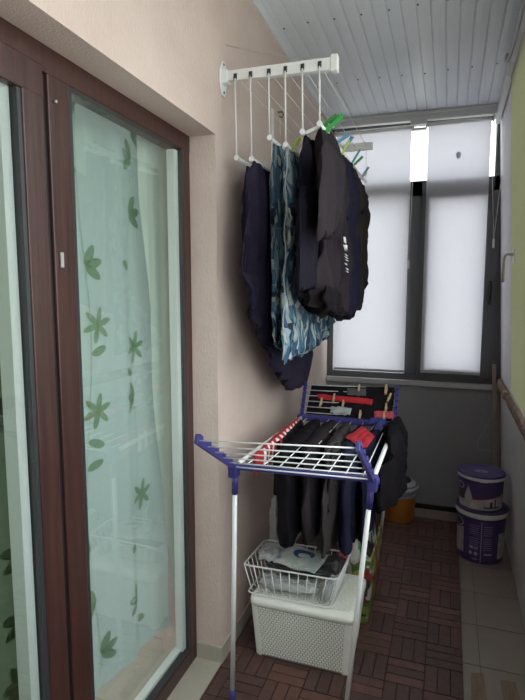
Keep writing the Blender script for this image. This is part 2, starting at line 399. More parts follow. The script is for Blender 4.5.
# raw foam and timber edge under the right windows
b = MB()
path = []
N = 60
for i in range(N + 1):
    y = 3.93 - i * (3.93 - 1.2) / N
    z = .975 + .006 * math.sin(i * 1.3) + .004 * math.sin(i * 2.9)
    path.append((y, z))
def edge_fn(u, v):
    i = min(int(u * N), N - 1); y = 3.93 - u * (3.93 - 1.2)
    nzv = mnoise.noise(Vector((y * 14, v * 3, 0))) * .010
    a = v * PI
    z = .990 - .032 * math.cos(a) * -1 * -1 + 0
    z = 1.0 - .036 * (1 - math.cos(a)) + nzv * .6
    x = xr(z) - .002 - .024 * math.sin(a) - abs(nzv)
    return (x, y, z)
b.grid(edge_fn, N, 8)
o = b.build('trim_6', M['foam']); struct(o)
b = MB(); b.obox((.334, 3.42, .985), (.012, 0, 0), (0, .03, 0), (0, 0, .014)); struct(b.build('trim_7', M['foamlight'], bevel=.006))
# wall behind the camera
b = MB(); b.box((-1.1, YB - .1, -.1), (.6, YB, 3.2)); struct(b.build('wall_back', M['parapet']))

# ---- far window
win = sthing('window_1', (-.27, YF + .04, .94))
def frame_rect(b, x0, x1, z0, z1, wl, wr, wb, wt, y0, y1):
    b.box((x0, y0, z0), (x0 + wl, y1, z1)); b.box((x1 - wr, y0, z0), (x1, y1, z1))
    b.box((x0 + wl, y0, z0), (x1 - wr, y1, z0 + wb)); b.box((x0 + wl, y0, z1 - wt), (x1 - wr, y1, z1))
b = MB(); frame_rect(b, -.90, .37, .94, 2.80, .07, .115, .05, .05, YF, YF + .07)
b.box((-.305, YF, .99), (-.205, YF + .07, 2.36)); b.box((-.83, YF, 2.255), (.30, YF + .07, 2.365))
struct(b.build('window_frame', M['frame'], win, bevel=.004))
b = MB(); frame_rect(b, -.21, .30, .975, 2.27, .06, .085, .065, .04, YF - .018, YF + .05)
sash = struct(b.build('window_sash', M['frame'], win, bevel=.004))
b = MB(); b.box((.248, YF - .032, 1.50), (.268, YF - .018, 1.66)); b.box((.252, YF - .045, 1.52), (.264, YF - .03, 1.545)); b.tube([(.258, YF - .045, 1.535), (.258, YF - .048, 1.61), (.258, YF - .046, 1.66)], .007)
struct(b.build('window_handle', M['gasket'], sash))
b = MB(); b.box((-.83, YF + .03, .99), (-.305, YF + .036, 2.255)); b.box((-.205, YF + .03, .99), (.30, YF + .036, 2.255)); b.box((-.83, YF + .03, 2.365), (.30, YF + .036, 2.75))
struct(b.build('window_pane', M['glass'], win))

# ---- right windows
wr_ = sthing('window_2', (.34, 1.0, 1.0))
b = MB()
def rf(b, y0, y1, z0, z1, o0, o1):
    b.hexa([(xr(z0) + o0, y0, z0), (xr(z0) + o1, y0, z0), (xr(z0) + o1, y1, z0), (xr(z0) + o0, y1, z0),
            (xr(z1) + o0, y0, z1), (xr(z1) + o1, y0, z1), (xr(z1) + o1, y1, z1), (xr(z1) + o0, y1, z1)])
rf(b, YB, 3.15, .985, 1.03, 0, .06); rf(b, YB, 3.15, 2.64, 2.70, 0, .06)
for y in (-1.6, -.62, .34, 1.30, 2.28): rf(b, y, y + .055, 1.03, 2.64, 0, .06)
rf(b, 3.12, 3.15, 1.03, 2.64, 0, .06)
struct(b.build('window_frame', M['white'], wr_))
b = MB(); rf(b, YB, 3.13, 1.03, 2.64, .03, .036); struct(b.build('window_pane', M['glass'], wr_))
# pale green blind cloth mounted on the sash nearest the far window
b = MB(); rf(b, 2.20, 3.10, 1.045, 2.69, -.022, -.014)
gs = struct(b.build('window_blind', M['greenblind'], wr_))
b = MB(); rf(b, 2.20, 3.10, 1.036, 1.05, -.026, -.010); rf(b, 3.10, 3.112, 1.04, 2.69, -.020, -.002)
struct(b.build('blind_edge', M['white'], gs))
b = MB()
hx = xr(1.7) - .028
b.box((hx - .003, 2.915, 1.735), (hx + .006, 2.945, 1.80)); b.tube([(hx - .002, 2.93, 1.775), (hx - .03, 2.93, 1.778), (hx - .040, 2.945, 1.772), (hx - .042, 2.965, 1.74), (hx - .042, 2.97, 1.64)], [.006, .007, .007, .007, .008])
struct(b.build('window_handle', M['steel'], wr_))

# ---- brown balcony door
dr = sthing('door_1', (XD, 1.0, 0))
def dz(y): return 2.262 - (y + .2) * (2.262 - 2.197) / 2.13
b = MB()
b.hexa([(XD - .07, -.25, dz(-.2) - .095), (XD, -.25, dz(-.2) - .095), (XD, 1.935, 2.135), (XD - .07, 1.935, 2.135), (XD - .07, -.25, 2.30), (XD, -.25, 2.30), (XD, 1.935, 2.22), (XD - .07, 1.935, 2.22)])
b.box((XD - .069, -.249, .001), (XD - .001, 1.934, .07)); b.box((XD - .068, 1.875, .002), (XD - .002, 1.9355, 2.16))
b.box((XD - .068, 1.150, .05), (XD - .002, 1.232, 2.18)); b.box((XD - .068, -.248, .002), (XD - .002, -.18, 2.2))
b.box((XD - .02, -.25, .05), (XD + .004, 1.15, .08))
struct(b.build('door_frame', M['brown'], dr, bevel=.004))
b = MB(); b.box((XD - .03, 1.122, .06), (XD - .012, 1.150, 2.17)); struct(b.build('door_gasket', M['gasket'], dr))
# beads + spacer of fixed pane
b = MB(); frame_b = [(1.232, 1.244), (1.866, 1.876)]
for y0, y1 in frame_b: b.box((XD - .03, y0, .07), (XD - .004, y1, 2.145))
b.box((XD - .03, 1.24, .07), (XD - .004, 1.87, .082)); struct(b.build('glazing_bead', M['darkplast'], dr))
b = MB(); b.box((XD - .050, 1.836, .085), (XD - .019, 1.866, 2.13)); b.box((XD - .060, 1.244, .082), (XD - .03, 1.866, .094))
struct(b.build('glass_spacer', M['silver'], dr))
b = MB(); b.box((XD - .018, 1.236, .078), (XD - .014, 1.870, 2.15)); struct(b.build('door_pane', M['doorglass'], dr))
# opening leaf
lf_ = MB(); y0, y1 = .18, 1.120
lf_.box((XD - .048, y1 - .072, .087), (XD + .0105, y1 - .001, 2.12)); lf_.box((XD - .048, y0 + .001, .087), (XD + .0105, y0 + .08, 2.13)); lf_.box((XD - .049, y0 + .0005, .085), (XD + .0115, y1 - .0005, .17)); lf_.hexa([(XD - .05, y0, 2.10), (XD + .012, y0, 2.10), (XD + .012, y1, 2.075), (XD - .05, y1, 2.075), (XD - .05, y0, 2.18), (XD + .012, y0, 2.18), (XD + .012, y1, 2.155), (XD - .05, y1, 2.155)])
leaf = struct(lf_.build('door_leaf', M['brown'], dr, bevel=.004))
b = MB(); b.box((XD - .02, y1 - .084, .17), (XD + .006, y1 - .072, 2.09)); struct(b.build('glazing_bead', M['darkplast'], leaf))
b = MB(); b.box((XD - .055, y1 - .118, .17), (XD - .014, y1 - .088, 2.08)); struct(b.build('glass_spacer', M['silver'], leaf))
b = MB(); b.box((XD - .014, y0 + .07, .165), (XD - .010, y1 - .080, 2.09)); struct(b.build('door_pane', M['doorglass'], leaf))
b = MB(); b.box((XD + .0, 1.166, 1.66), (XD + .004, 1.178, 1.70))
b.tube([(XD, 1.172, 1.665), (XD + .006, 1.172, 1.665)], .004); b.tube([(XD, 1.172, 1.695), (XD + .006, 1.172, 1.695)], .004)
b.tube([(XD, 1.172, 2.085), (XD + .006, 1.172, 2.085)], .004); b.tube([(XD, 1.172, .145), (XD + .006, 1.172, .145)], .005); b.tube([(XD, 1.176, .165), (XD + .006, 1.176, .165)], .004)
struct(b.build('door_latch', M['steel'], dr))

# ---- the room behind the door
b = MB(); b.box((-4.2, -2.0, -.12), (-1.06, 3.6, -.03)); b.mi = 1
yy = -2.0
while yy < 3.5:
    xx = -4.2
    while xx < -1.08: b.box((xx + .002, yy + .002, -.03), (min(xx + .398, -1.06), yy + .398, -.012)); xx += .4
    yy += .4
struct(b.build('floor_indoor', [M['grout'], M['cream_tile']]))
b = MB(); b.box((-4.2, 3.6, -.1), (-1.06, 3.7, 2.7)); b.box((-4.3, -2.1, -.1), (-4.2, 3.7, .4)); b.box((-4.3, -2.1, 2.5), (-4.2, 3.7, 2.7)); b.box((-4.3, -2.1, .4), (-4.2, -1.4, 2.5)); b.box((-4.3, 3.2, .4), (-4.2, 3.7, 2.5))  # wide opening in the unseen back wall, added to brighten room and curtains
b.box((-4.3, -2.1, -.1), (-1.1, -2.0, 2.7)); struct(b.build('wall_indoor', M['indoor']))
b = MB(); b.box((-4.3, -2.1, 2.7), (-1.1, 3.7, 2.8)); struct(b.build('ceiling_indoor', M['indoor']))

# ================================================================== CURTAINS
def curtain_x(y, z, base, amp, fr, ph=0): 
    return base + amp * (math.sin(y * fr + ph + .35 * math.sin(z * 1.7)) + .4 * math.sin(y * fr * 2.3 + ph * 2 + z * .6))
def leaf_poly(fn, y, z, ang, ln, wd):
    pts = []
    for k in range(12):
        a = 2 * PI * k / 12
        u = (1 - math.cos(a)) / 2; v = math.sin(a) * (1 - .35 * u) * (.6 + .4 * math.sin(a / 2))
        dy = (u * math.cos(ang) * ln - v * math.sin(ang) * wd); dzv = (u * math.sin(ang) * ln + v * math.cos(ang) * wd)
        pts.append((fn(y + dy, z + dzv) + .004, y + dy, z + dzv))
    return pts
rnd = random.Random(3)
def vine_curtain(name, y0, y1, z0, z1, base, amp, fr, stems, mats, label, hem=0):
    b = MB(); f = lambda y, z: curtain_x(y, z, base, amp, fr)
    def fn(u, v):
        y = y0 + (y1 - y0) * u; z = z0 + (z1 - z0) * v + (hem * math.sin(y * 9) * (1 - v))
        return (f(y, z), y, z)
    b.grid(fn, int((y1 - y0) * 110), 24)
    for sy, dens in stems:
        b.mi = 2; z = z0 + .05; yy = sy; prev = (yy, z)
        cnt = 0
        while z < z1 - .08:
            nz_ = z + .05; ny = sy + .022 * math.sin(nz_ * 5 + sy * 9)
            w_ = .0018
            vs = [b.bm.verts.new((f(prev[0] + s_ * w_, q) + .0035, p_ + s_ * w_, q)) for p_, q, s_ in ((prev[0], prev[1], -1), (prev[0], prev[1], 1), (ny, nz_, 1), (ny, nz_, -1))]
            b._f(vs); prev = (ny, nz_); z = nz_; cnt += 1
            if cnt % 2 == 0 and rnd.random() < dens * 2:
                b.mi = 1; kind = rnd.random()
                if kind < .25:
                    for k in range(6):
                        b._f([b.bm.verts.new(p) for p in leaf_poly(f, ny + .03, nz_, k * PI / 3 + .3, .065, .016)])
                elif kind < .75:
                    s_ = rnd.choice((-1, 1))
                    for a in (.25, -.55, 1.1): 
                        aa = a if s_ > 0 else PI - a
                        b._f([b.bm.verts.new(p) for p in leaf_poly(f, ny, nz_, aa, .08, .024)])
                else:
                    aa = rnd.choice((.3, PI - .3, -.4)); b._f([b.bm.verts.new(p) for p in leaf_poly(f, ny, nz_, aa, .07, .022)])
                b.mi = 2
    return tag(b.build(name, mats), label, 'curtain')
vine_curtain('curtain', 1.26, 1.95, .13, 2.55, -1.14, .014, 20, [(1.475, .34), (1.735, .36)], [M['sheer'], M['leaf'], M['stem']],
             'sheer pale teal curtain with green leafy vines behind the wide fixed door pane', .02)
vine_curtain('curtain', -.1, 1.245, .10, 2.55, -1.13, .014, 22, [(1.12, .45), (.95, .4), (.78, .4)], [M['greencurt'], M['darkleaf'], M['stem']],
             'darker green leafy curtain behind the opening door leaf at the photo\'s left edge', .02)
b = MB()
def wc(u, v):
    z = .12 + 2.43 * v
    ya = 1.735 + .20 * max(0, (1.95 - z) / 1.8) ; y = ya + (2.12 - ya) * u
    return (curtain_x(y, z, -1.098, .010, 40), y, z)
b.grid(wc, 60, 24)
tag(b.build('curtain', M['whitecurt']), 'plain creamy white curtain gathered at the right end of the fixed door pane', 'curtain')
b = MB(); b.tube([(-1.17, -.3, 2.58), (-1.17, 2.6, 2.58)], .012)
tag(b.build('curtain_rod', M['white']), 'white curtain rod above the curtains inside the balcony door', 'curtain rod')

# ================================================================== FAR BLINDS
def blind(x0, x1, ztop, zbot, y, label, seam=None):
    t = thing('roller_blind', label, 'blind', ((x0 + x1) / 2, y, zbot), 'white roller blinds over the far window')
    b = MB(); b.grid(lambda u, v: (x0 + (x1 - x0) * u, y + .002 * math.sin(u * 5) , zbot + (ztop - zbot) * v), 12, 12)
    b.grid(lambda u, v: (x0 + (x1 - x0) * u, y + .0012 + .002 * math.sin(u * 5) , zbot + (ztop - zbot) * v), 12, 12)
    b.build('blind_fabric', M['blind'], t)
    b = MB(); b.tube([(x0 - .012, y + .012, ztop + .012), (x1 + .012, y + .012, ztop + .012)], .016, 12); b.build('roller_tube', M['white'], t)
    b = MB(); b.box((x0, y - .005, zbot - .014), (x1, y + .006, zbot + .004)); b.build('bottom_bar', M['greyplast'], t, bevel=.002)
    for X in (x0 - .018, x1 + .008):
        b = MB(); b.box((X, y - .008, ztop - .012), (X + .010, y + .028, ztop + .035)); b.build('bracket', M['steel'], t)
    return t
bl = blind(-.815, -.293, 2.712, 1.012, 3.945, 'left white roller blind, partly behind the hanging laundry')
br = blind(-.182, .219, 2.722, 1.020, 3.950, 'right white roller blind with a faint smudge near its top')
b = MB(); pts = [(.02 + .016 * math.cos(a) * (1 + .2 * math.sin(3 * a)), 3.9465, 2.51 + .024 * math.sin(a)) for a in [2 * PI * k / 16 for k in range(16)]]
b.prism(pts, (0, .0015, 0)); b.build('smudge', fabric('smudged_blind_fabric', (.62, .62, .66), .6), br)
def bead_chain(x, y, ztop, zbot, wd, parent):
    b = MB(); pts = [(x - wd * .3, y, ztop), (x - wd * .5, y, (ztop + zbot) / 2), (x, y - .004, zbot), (x + wd * .7, y, (ztop + zbot) / 2 + .1), (x + wd * .8, y, ztop)]
    b.tube(pts, .0022, 6); b.tube([(x, y - .004, zbot - .05), (x, y - .004, zbot + .01)], .007, 8)
    return b.build('pull_chain', M['white'], parent)
bead_chain(.262, 3.90, 2.72, 1.93, .05, br); bead_chain(-.285, 3.92, 2.36, 1.80, .012, bl)
# valance clip between the two blinds
b = MB(); b.box((-.30, YF - .075, 2.728), (-.19, YF - .045, 2.768)); b.box((-.295, YF - .04, 2.700), (-.195, YF + .0, 2.716))
tag(b.build('blind_clip', M['cornice'], bevel=.003), 'small pale clip box between the tops of the two roller blinds', 'bracket')

# right-hand rail and pipe under the ceiling
t = thing('blind_rail', 'white rail running along the top of the right wall to the far window', 'rail', (.27, 3.5, 2.70))
b = MB(); b.hexa([(.240, 3.14, 2.700), (.266, 3.14, 2.700), (.266, 3.93, 2.685), (.240, 3.93, 2.685), (.240, 3.14, 2.748), (.266, 3.14, 2.748), (.266, 3.93, 2.730), (.240, 3.93, 2.730)]); b.build('rail_body', M['white'], t, bevel=.003)
b = MB(); b.box((.232, 3.10, 2.690), (.270, 3.15, 2.756)); b.build('end_bracket', M['white'], t, bevel=.004)
b = MB(); b.tube([(.236, 3.17, 2.82), (.232, 3.16, 2.785), (.236, 3.10, 2.765), (.242, 3.02, 2.77), (.246, 2.85, 2.78), (.246, 1.6, 2.83)], .009, 8)
tag(b.build('ceiling_pipe', M['greyplast']), 'thin grey pipe with a hooked end beside the white rail bracket, high on the right', 'pipe')

# ================================================================== GARMENT BUILDER
def lerp(a, b, t): return a + (b - a) * t
def spline(ps, t):
    n = len(ps) - 1; s = min(t * n, n - 1e-6); i = int(s); f = s - i
    p0, p1, p2, p3 = ps[max(i - 1, 0)], ps[i], ps[i + 1], ps[min(i + 2, n)]
    return tuple(.5 * ((2 * b_) + (-a_ + c_) * f + (2 * a_ - 5 * b_ + 4 * c_ - d_) * f * f + (-a_ + 3 * b_ - 3 * c_ + d_) * f ** 3) for a_, b_, c_, d_ in zip(p0, p1, p2, p3))
def garment(name, rows, x, m, thick=.03, fold=.012, seed=1, parent=None, nu=40, nv=44, freq=16, bot=.5, pix=True, top=.15, edge_p=.55):
    """rows from top to bottom: left and right silhouette, as pixels seen on the plane X=x or as (y, z)"""
    rr = []
    for (a, c) in rows:
        if pix: pa, pc = atx(a[0], a[1], x), atx(c[0], c[1], x); rr.append((pa.y, pa.z, pc.y, pc.z))
        else: rr.append((a[0], a[1], c[0], c[1]))
    def side(sg):
        def fn(u, v):
            ya, za, yb, zb = spline(rr, v)
            y = lerp(ya, yb, u); z = lerp(za, zb, u)
            edge = math.sin(PI * min(max(u, 0), 1)) ** edge_p
            bt = min(1, (1 - v) * 9) ** .5
            tp = lerp(top, 1, min(1, v * 5))
            th = thick * edge * tp * lerp(bot, 1, bt)
            n1 = mnoise.noise(Vector((y * freq, z * 1.6, seed * 7.3 + sg)))
            n2 = mnoise.noise(Vector((y * freq * 2.1, z * 3.2, seed * 3.1 + 5)))
            n3 = mnoise.noise(Vector((y * 5, z * 5, seed + 9)))
            n4 = mnoise.noise(Vector((y * freq * 1.5 + z * 3, z * 7, seed * 1.9)))
            fo = fold * min(1, v * 3 + .3) * 2.0
            n1 = .5 - 2.2 * abs(n1)
            dx = sg * th + fo * (n1 * .8 + n2 * .9 + n4 * .5) + .016 * n3 * v
            if v > .75:
                z += (.030 * n2 + .02 * n4) * (v - .75) * 4
            return Vector((x + dx, y, z))
        return fn
    b = MB()
    A = b.grid(side(1), nu, nv); B = b.grid(side(-1), nu, nv)
    for j in range(nv):
        b._f([A[0][j], A[0][j + 1], B[0][j + 1], B[0][j]], True); b._f([A[nu][j], A[nu][j + 1], B[nu][j + 1], B[nu][j]], True)
    for i in range(nu):
        b._f([A[i][0], A[i + 1][0], B[i + 1][0], B[i][0]], True); b._f([A[i][nv], A[i + 1][nv], B[i + 1][nv], B[i][nv]], True)
    return b.build(name, m, parent)

# ================================================================== WALL-TO-CEILING DRYER
YN, YR = 2.002, 3.145
PX = [-.813, -.750, -.676, -.611, -.545, -.480]; PZ = [2.118, 2.109, 2.182, 2.150, 2.191, 2.214]
dryer = thing('clothes_dryer', 'white wall-mounted clothes dryer with corded drying rods above the hanging laundry', 'clothes dryer', (XW, YN, 2.42))
b = MB(); b.hexa([(XW + .01, YN - .014, 2.408), (-.424, YN - .014, 2.396), (-.424, YN + .014, 2.396), (XW + .01, YN + .014, 2.408),
                  (XW + .01, YN - .014, 2.446), (-.424, YN - .014, 2.440), (-.424, YN + .014, 2.440), (XW + .01, YN + .014, 2.446)])
near_bar = b.build('support_bar', M['whitem'], dryer, bevel=.002)
b = MB(); b.box((-.440, YN - .018, 2.390), (-.414, YN + .018, 2.448)); b.build('end_cap', M['white'], near_bar, bevel=.003)
b = MB(); b.prism([(XW + .001, YN + dy, 2.425 + dz_) for dy, dz_ in ((-.012, .062), (.012, .062), (.034, .02), (.034, -.02), (.012, -.068), (-.012, -.068), (-.034, -.02), (-.034, .02))], (.007, 0, 0))
b.box((XW + .006, YN - .02, 2.400), (XW + .03, YN + .02, 2.450))
pl = b.build('wall_plate', M['whitem'], near_bar, bevel=.002)
for dz_ in (.05, -.055):
    b = MB(); b.tube([(XW + .006, YN, 2.425 + dz_), (XW + .010, YN, 2.425 + dz_)], .005); b.build('screw', M['screw'], pl)
for i, X in enumerate(PX):
    b = MB(); b.box((X - .007, YN - .0155, 2.408), (X + .007, YN - .012, 2.430)); b.tube([(X, YN - .016, 2.412), (X, YN - .016, 2.424)], .006, 8)
    b.build('pulley', M['darkplast'], near_bar)
b = MB(); b.box((XW, YR - .012, 2.395), (-.445, YR + .012, 2.435))
far_bar = b.build('support_bar', M['whitem'], dryer, bevel=.002)
for i, X in enumerate(PX):
    z = PZ[i]
    b = MB(); b.tube([(X, YN + .004, z), (X, YR - .01, z)], .0075, 10); rod = b.build('drying_rod', M['whitem'], dryer)
    b = MB(); b.tube([(X, YN - .008, z), (X, YN + .006, z)], [.0105, .0105], 14); b.build('rod_cap', M['white'], rod)
    b = MB(); b.tube([(X, YN - .017, 2.412), (X, YN - .004, z + .004)], .0034, 6); b.build('hanging_cord', M['cord'], dryer)
    b = MB(); b.tube([(X, YR - .014, 2.412), (X + .003, YR - .012, z + .004)], .0014, 5); b.tube([(X, YN + .014, 2.421), (X, YR - .012, 2.415)], .0014, 5); b.build('pull_cord', M['cord'], dryer)
b = MB(); b.obox(Vector(((PX[4] + PX[5]) / 2, YN + .02, (PZ[4] + PZ[5]) / 2 - .002)), (.034, 0, .012), (0, .006, 0), (-.002, 0, .006)); b.build('rod_clip', M['white'], dryer)
# twisted wire stay
b = MB(); a0, a1 = Vector((XW + .004, 2.034, 2.562)), Vector((-.475, YN, 2.445)); ax = (a1 - a0).normalized(); n1 = ax.cross(Vector((0, 1, 0))).normalized(); n2 = ax.cross(n1)
for ph in (0, PI):
    b.tube([a0.lerp(a1, k / 90) + Vector((0, 0, -.012 * math.sin(PI * k / 90))) + (n1 * math.cos(k * .9 + ph) + n2 * math.sin(k * .9 + ph)) * .0022 for k in range(91)], .0011, 4)
b.build('wire_stay', M['steel'], dryer)
# cord cleat strip on the wall
t = thing('cord_strip', 'narrow white strip fixed upright on the wall behind the dryer rods', 'wall strip', (XW + .006, 2.62, 1.9))
b = MB(); b.box((XW, 2.605, 1.9), (XW + .008, 2.635, 2.50)); b.build('strip', M['white'], t, bevel=.002)
t = thing('metal_hook', 'small metal hook screwed to the wall behind the dryer', 'hook', (XW + .01, 2.72, 2.50))
b = MB(); b.tube([(XW, 2.72, 2.515), (XW + .02, 2.72, 2.515)], .004); b.tube([(XW + .02, 2.72, 2.518), (XW + .03, 2.72, 2.50), (XW + .02, 2.72, 2.485), (XW + .008, 2.72, 2.495)], .0035); b.build('hook_body', M['screw'], t)
b = MB(); b.tube([(XW + .012, 2.72, 2.49), (XW + .010, 2.722, 2.44), (XW + .014, 2.72, 2.40)], .002); b.build('string_end', M['cord'], t)

# ---- laundry on the dryer
G1 = thing('trousers', 'navy trousers hung from the two dryer rods nearest the wall', 'trousers', (-.775, 2.4, 1.05), 'laundry on the wall dryer')
garment('back_leg', [((247, 166), (276, 182)), ((243, 185), (280, 195)), ((242, 205), (285, 220)), ((246, 250), (290, 262)), ((250, 290), (292, 300)), ((262, 330), (298, 335)), ((272, 355), (300, 360))], -.805, M['navyfab'], .022, .012, 3, G1)
garment('front_leg', [((252, 160), (290, 184)), ((249, 172), (292, 194)), ((246, 205), (294, 215)), ((244, 250), (297, 262)), ((247, 290), (301, 302)), ((258, 328), (306, 332)), ((268, 352), (309, 350)), ((277, 374), (308, 368)), ((287, 388), (305, 384))], -.750, M['navyfab'], .028, .016, 4, G1)
G2 = thing('patterned_cloth', 'blue, teal and white leaf-patterned cloth, the only patterned laundry on the dryer', 'cloth', (-.64, 2.4, 1.29), 'laundry on the wall dryer')
garment('back_fall', [((274, 142), (296, 157)), ((272, 175), (296, 180)), ((272, 240), (300, 245)), ((272, 300), (300, 305)), ((271, 340), (300, 335)), ((279, 349), (300, 345))], -.676, M['leafcloth'], .010, .012, 5, G2, freq=22)
garment('front_fall', [((286, 148), (306, 161)), ((286, 180), (315, 182)), ((285, 230), (320, 232)), ((284, 290), (326, 290)), ((283, 335), (331, 315)), ((283, 352), (330, 326)), ((283, 364), (327, 338))], -.611, M['leafcloth'], .014, .014, 6, G2, freq=18, nu=56)
b = MB(); pts = []
for k in range(30):
    v = k / 29; p = atx(lerp(287, 283.5, v), lerp(152, 360, v), -.595); pts.append((p.x + .004 * math.sin(k), p.y - .004, p.z))
b.tube(pts, .0032, 6); b.build('hem', M['lightfab'], G2)
G3 = thing('t_shirt', 'black t-shirt on the fifth dryer rod, directly in front of the leaf-patterned cloth', 't-shirt', (-.545, 2.3, 1.5), 'laundry on the wall dryer')
garment('shirt_body', [((303, 134), (318, 145)), ((301, 155), (330, 170)), ((300, 200), (335, 205)), ((298, 240), (338, 245)), ((298, 275), (338, 280)), ((300, 297), (336, 300)), ((312, 310), (333, 311))], -.545, M['inkblack'], .030, .018, 8, G3)
garment('sleeve', [((301, 185), (318, 190)), ((299, 225), (318, 230)), ((298, 265), (318, 268)), ((300, 287), (314, 290))], -.498, M['inkblack'], .016, .008, 9, G3, nu=18, nv=24)
G4 = thing('t_shirt', 'brownish black t-shirt on the outermost dryer rod with a sleeve hanging open in front', 't-shirt', (-.48, 2.25, 1.47), 'laundry on the wall dryer')
garment('shirt_body', [((320, 127), (333, 140)), ((320, 150), (339, 162)), ((320, 200), (344, 203)), ((321, 240), (345, 245)), ((318, 275), (346, 280)), ((316, 300), (345, 308)), ((320, 312), (344, 319))], -.480, M['blackfab'], .034, .020, 11, G4, nu=48)
garment('sleeve', [((325, 140), (334, 146)), ((321, 170), (344, 178)), ((319, 205), (342, 208)), ((319, 237), (334, 233))], -.424, M['blackfab'], .016, .008, 12, G4, nu=20, nv=26)
garment('hem_shade', [((325, 285), (336, 288)), ((323, 300), (342, 303)), ((330, 314), (345, 317))], -.445, M['jet'], .016, .010, 13, G4, nu=18, nv=18)  # jet black lump stands in for the shade inside the hem opening
G5 = thing('t_shirt', 'ink blue t-shirt with white printed lettering, between the black and olive shirts', 't-shirt', (-.47, 2.7, 1.48), 'laundry on the wall dryer')
garment('shirt_body', [((338, 149), (346, 158)), ((341, 170), (351, 178)), ((344, 210), (353, 212)), ((345, 250), (354, 252)), ((344, 285), (354, 288)), ((343, 300), (353, 305)), ((345, 318), (351, 316))], -.455, M['inkfab'], .024, .016, 14, G5, nu=28)
# lettering: worn white strokes on the cloth
b = MB()
let = [((344.5, 237), (345.2, 243)), ((344.2, 245), (346.0, 251)), ((346.3, 245), (346.0, 251)), ((345, 254), (347.2, 256)), ((345.2, 256.5), (347.4, 258.6)), ((345.8, 259.5), (347.6, 261)), ((345.4, 263), (346.4, 265)), ((346.4, 268), (348, 270)), ((346.3, 271), (347.8, 272.4))]
for (a, c) in let:
    p, q = atx(*a, -.412), atx(*c, -.412); d = (q - p); b.obox((p + q) / 2, d / 2, Vector((0, .019, 0)), Vector((.0015, 0, 0)))
b.build('printed_lettering', M['white'], G5)
G6 = thing('t_shirt', 'olive black t-shirt at the far end of the dryer, in front of the left blind', 't-shirt', (-.47, 3.05, 1.5), 'laundry on the wall dryer')
garment('shirt_body', [((350, 160), (354, 170)), ((351, 178), (359, 190)), ((352, 200), (364, 206)), ((352, 235), (363, 238)), ((352, 262), (366, 268)), ((352, 290), (364, 292)), ((352, 309), (360, 309))], -.455, M['olivefab'], .022, .014, 16, G6, nu=28)
garment('sleeve', [((355, 172), (360, 180)), ((357, 190), (366, 198)), ((358, 212), (366, 214))], -.430, M['olivefab'], .010, .006, 17, G6, nu=14, nv=18)

# ---- plastic pegs
def peg(name, m, label, cat='clothes peg', L=.075, group=None, spring=True):
    t = thing(name, label, cat, (0, 0, 0), group)
    for s_ in (-1, 1):
        b = MB(); b.hexa([(-.005, s_ * .001, -L * .5), (.005, s_ * .001, -L * .5), (.005, s_ * .006, -L * .5), (-.005, s_ * .006, -L * .5),
                          (-.005, s_ * .008, L * .5), (.005, s_ * .008, L * .5), (.005, s_ * .013, L * .5), (-.005, s_ * .013, L * .5)])
        b.build('peg_half', m, t)
    if spring:
        b = MB(); b.tube([(-.007, 0, 0), (.007, 0, 0)], .0035, 8); b.build('spring', M['steel'], t)
    return t
def place(o, p, rot=(0, 0, 0), sc=1): o.location = p; o.rotation_euler = rot; o.scale = (sc, sc, sc); return o
gp = 'plastic pegs on the dryer rods'
p0 = peg('clothes_peg', M['green'], 'bright green peg on the black t-shirt beside the rod end', group=gp, L=.085)
place(p0, aty(332, 126, 2.08), (.15, .85, .25), 1.3)
def another(m, label, p, rot, sc=1, src=None, grp=gp):
    o = copy_tree(src or p0); o['label'] = label; o['group'] = grp
    for ch in o.children:
        if ch.name.startswith('peg_half'):
            ch.data = ch.data.copy(); ch.data.materials[0] = m
    return place(o, p, rot, sc)
another(M['green'], 'green peg crossing the bright green one near the rod end', aty(328, 123, 2.13), (.3, 1.1, 0), 1.15)
another(M['lime'], 'lime green peg on the leaf-patterned cloth', aty(294, 146, 2.06), (.2, .7, .2), .9)
another(M['cyan'], 'light blue peg on the dark shirts behind the green pegs', aty(341, 140, 2.38), (.1, 1.0, .2), 1.0)
another(M['lime'], 'lime peg below the light blue peg on the dark shirts', aty(345, 148, 2.42), (.1, .5, .3), .9)
another(M['cyan'], 'blue-green peg just right of the light blue peg', aty(348, 143, 2.5), (.1, .8, -.3), .8)
another(M['teal'], 'teal peg on the ink blue t-shirt', aty(355, 158, 2.72), (.1, .55, .3), 1.0)
another(M['green'], 'dark green peg just under the teal peg', aty(357, 162, 2.80), (.1, .85, .1), .9)
another(M['teal'], 'small dull teal peg on the far olive t-shirt', aty(364, 174, 3.05), (.1, .6, .2), 1.0)
another(M['greyplast'], 'grey peg tip above the farthest olive t-shirt', aty(362, 177, 3.0), (.1, .9, .2), .8)

# ================================================================== FREE-STANDING AIRER
HL = Vector((-.735, 1.765, .945)); HR = Vector((-.228, 1.800, .945))     # near hinges
FL = Vector((-.700, 2.60, .945)); FR = Vector((-.232, 2.60, .945))       # far hinges
TL = Vector((-.730, 1.450, 1.134)); TR = Vector((-.231, 1.475, 1.153))   # near wing tips
WL = aty(306, 384, 2.78); WR = aty(398, 388, 2.78)                       # far wing top
air = thing('clothes_airer', 'white and dark blue folding winged clothes airer standing on the deck', 'clothes airer', (-.48, 2.2, 0))
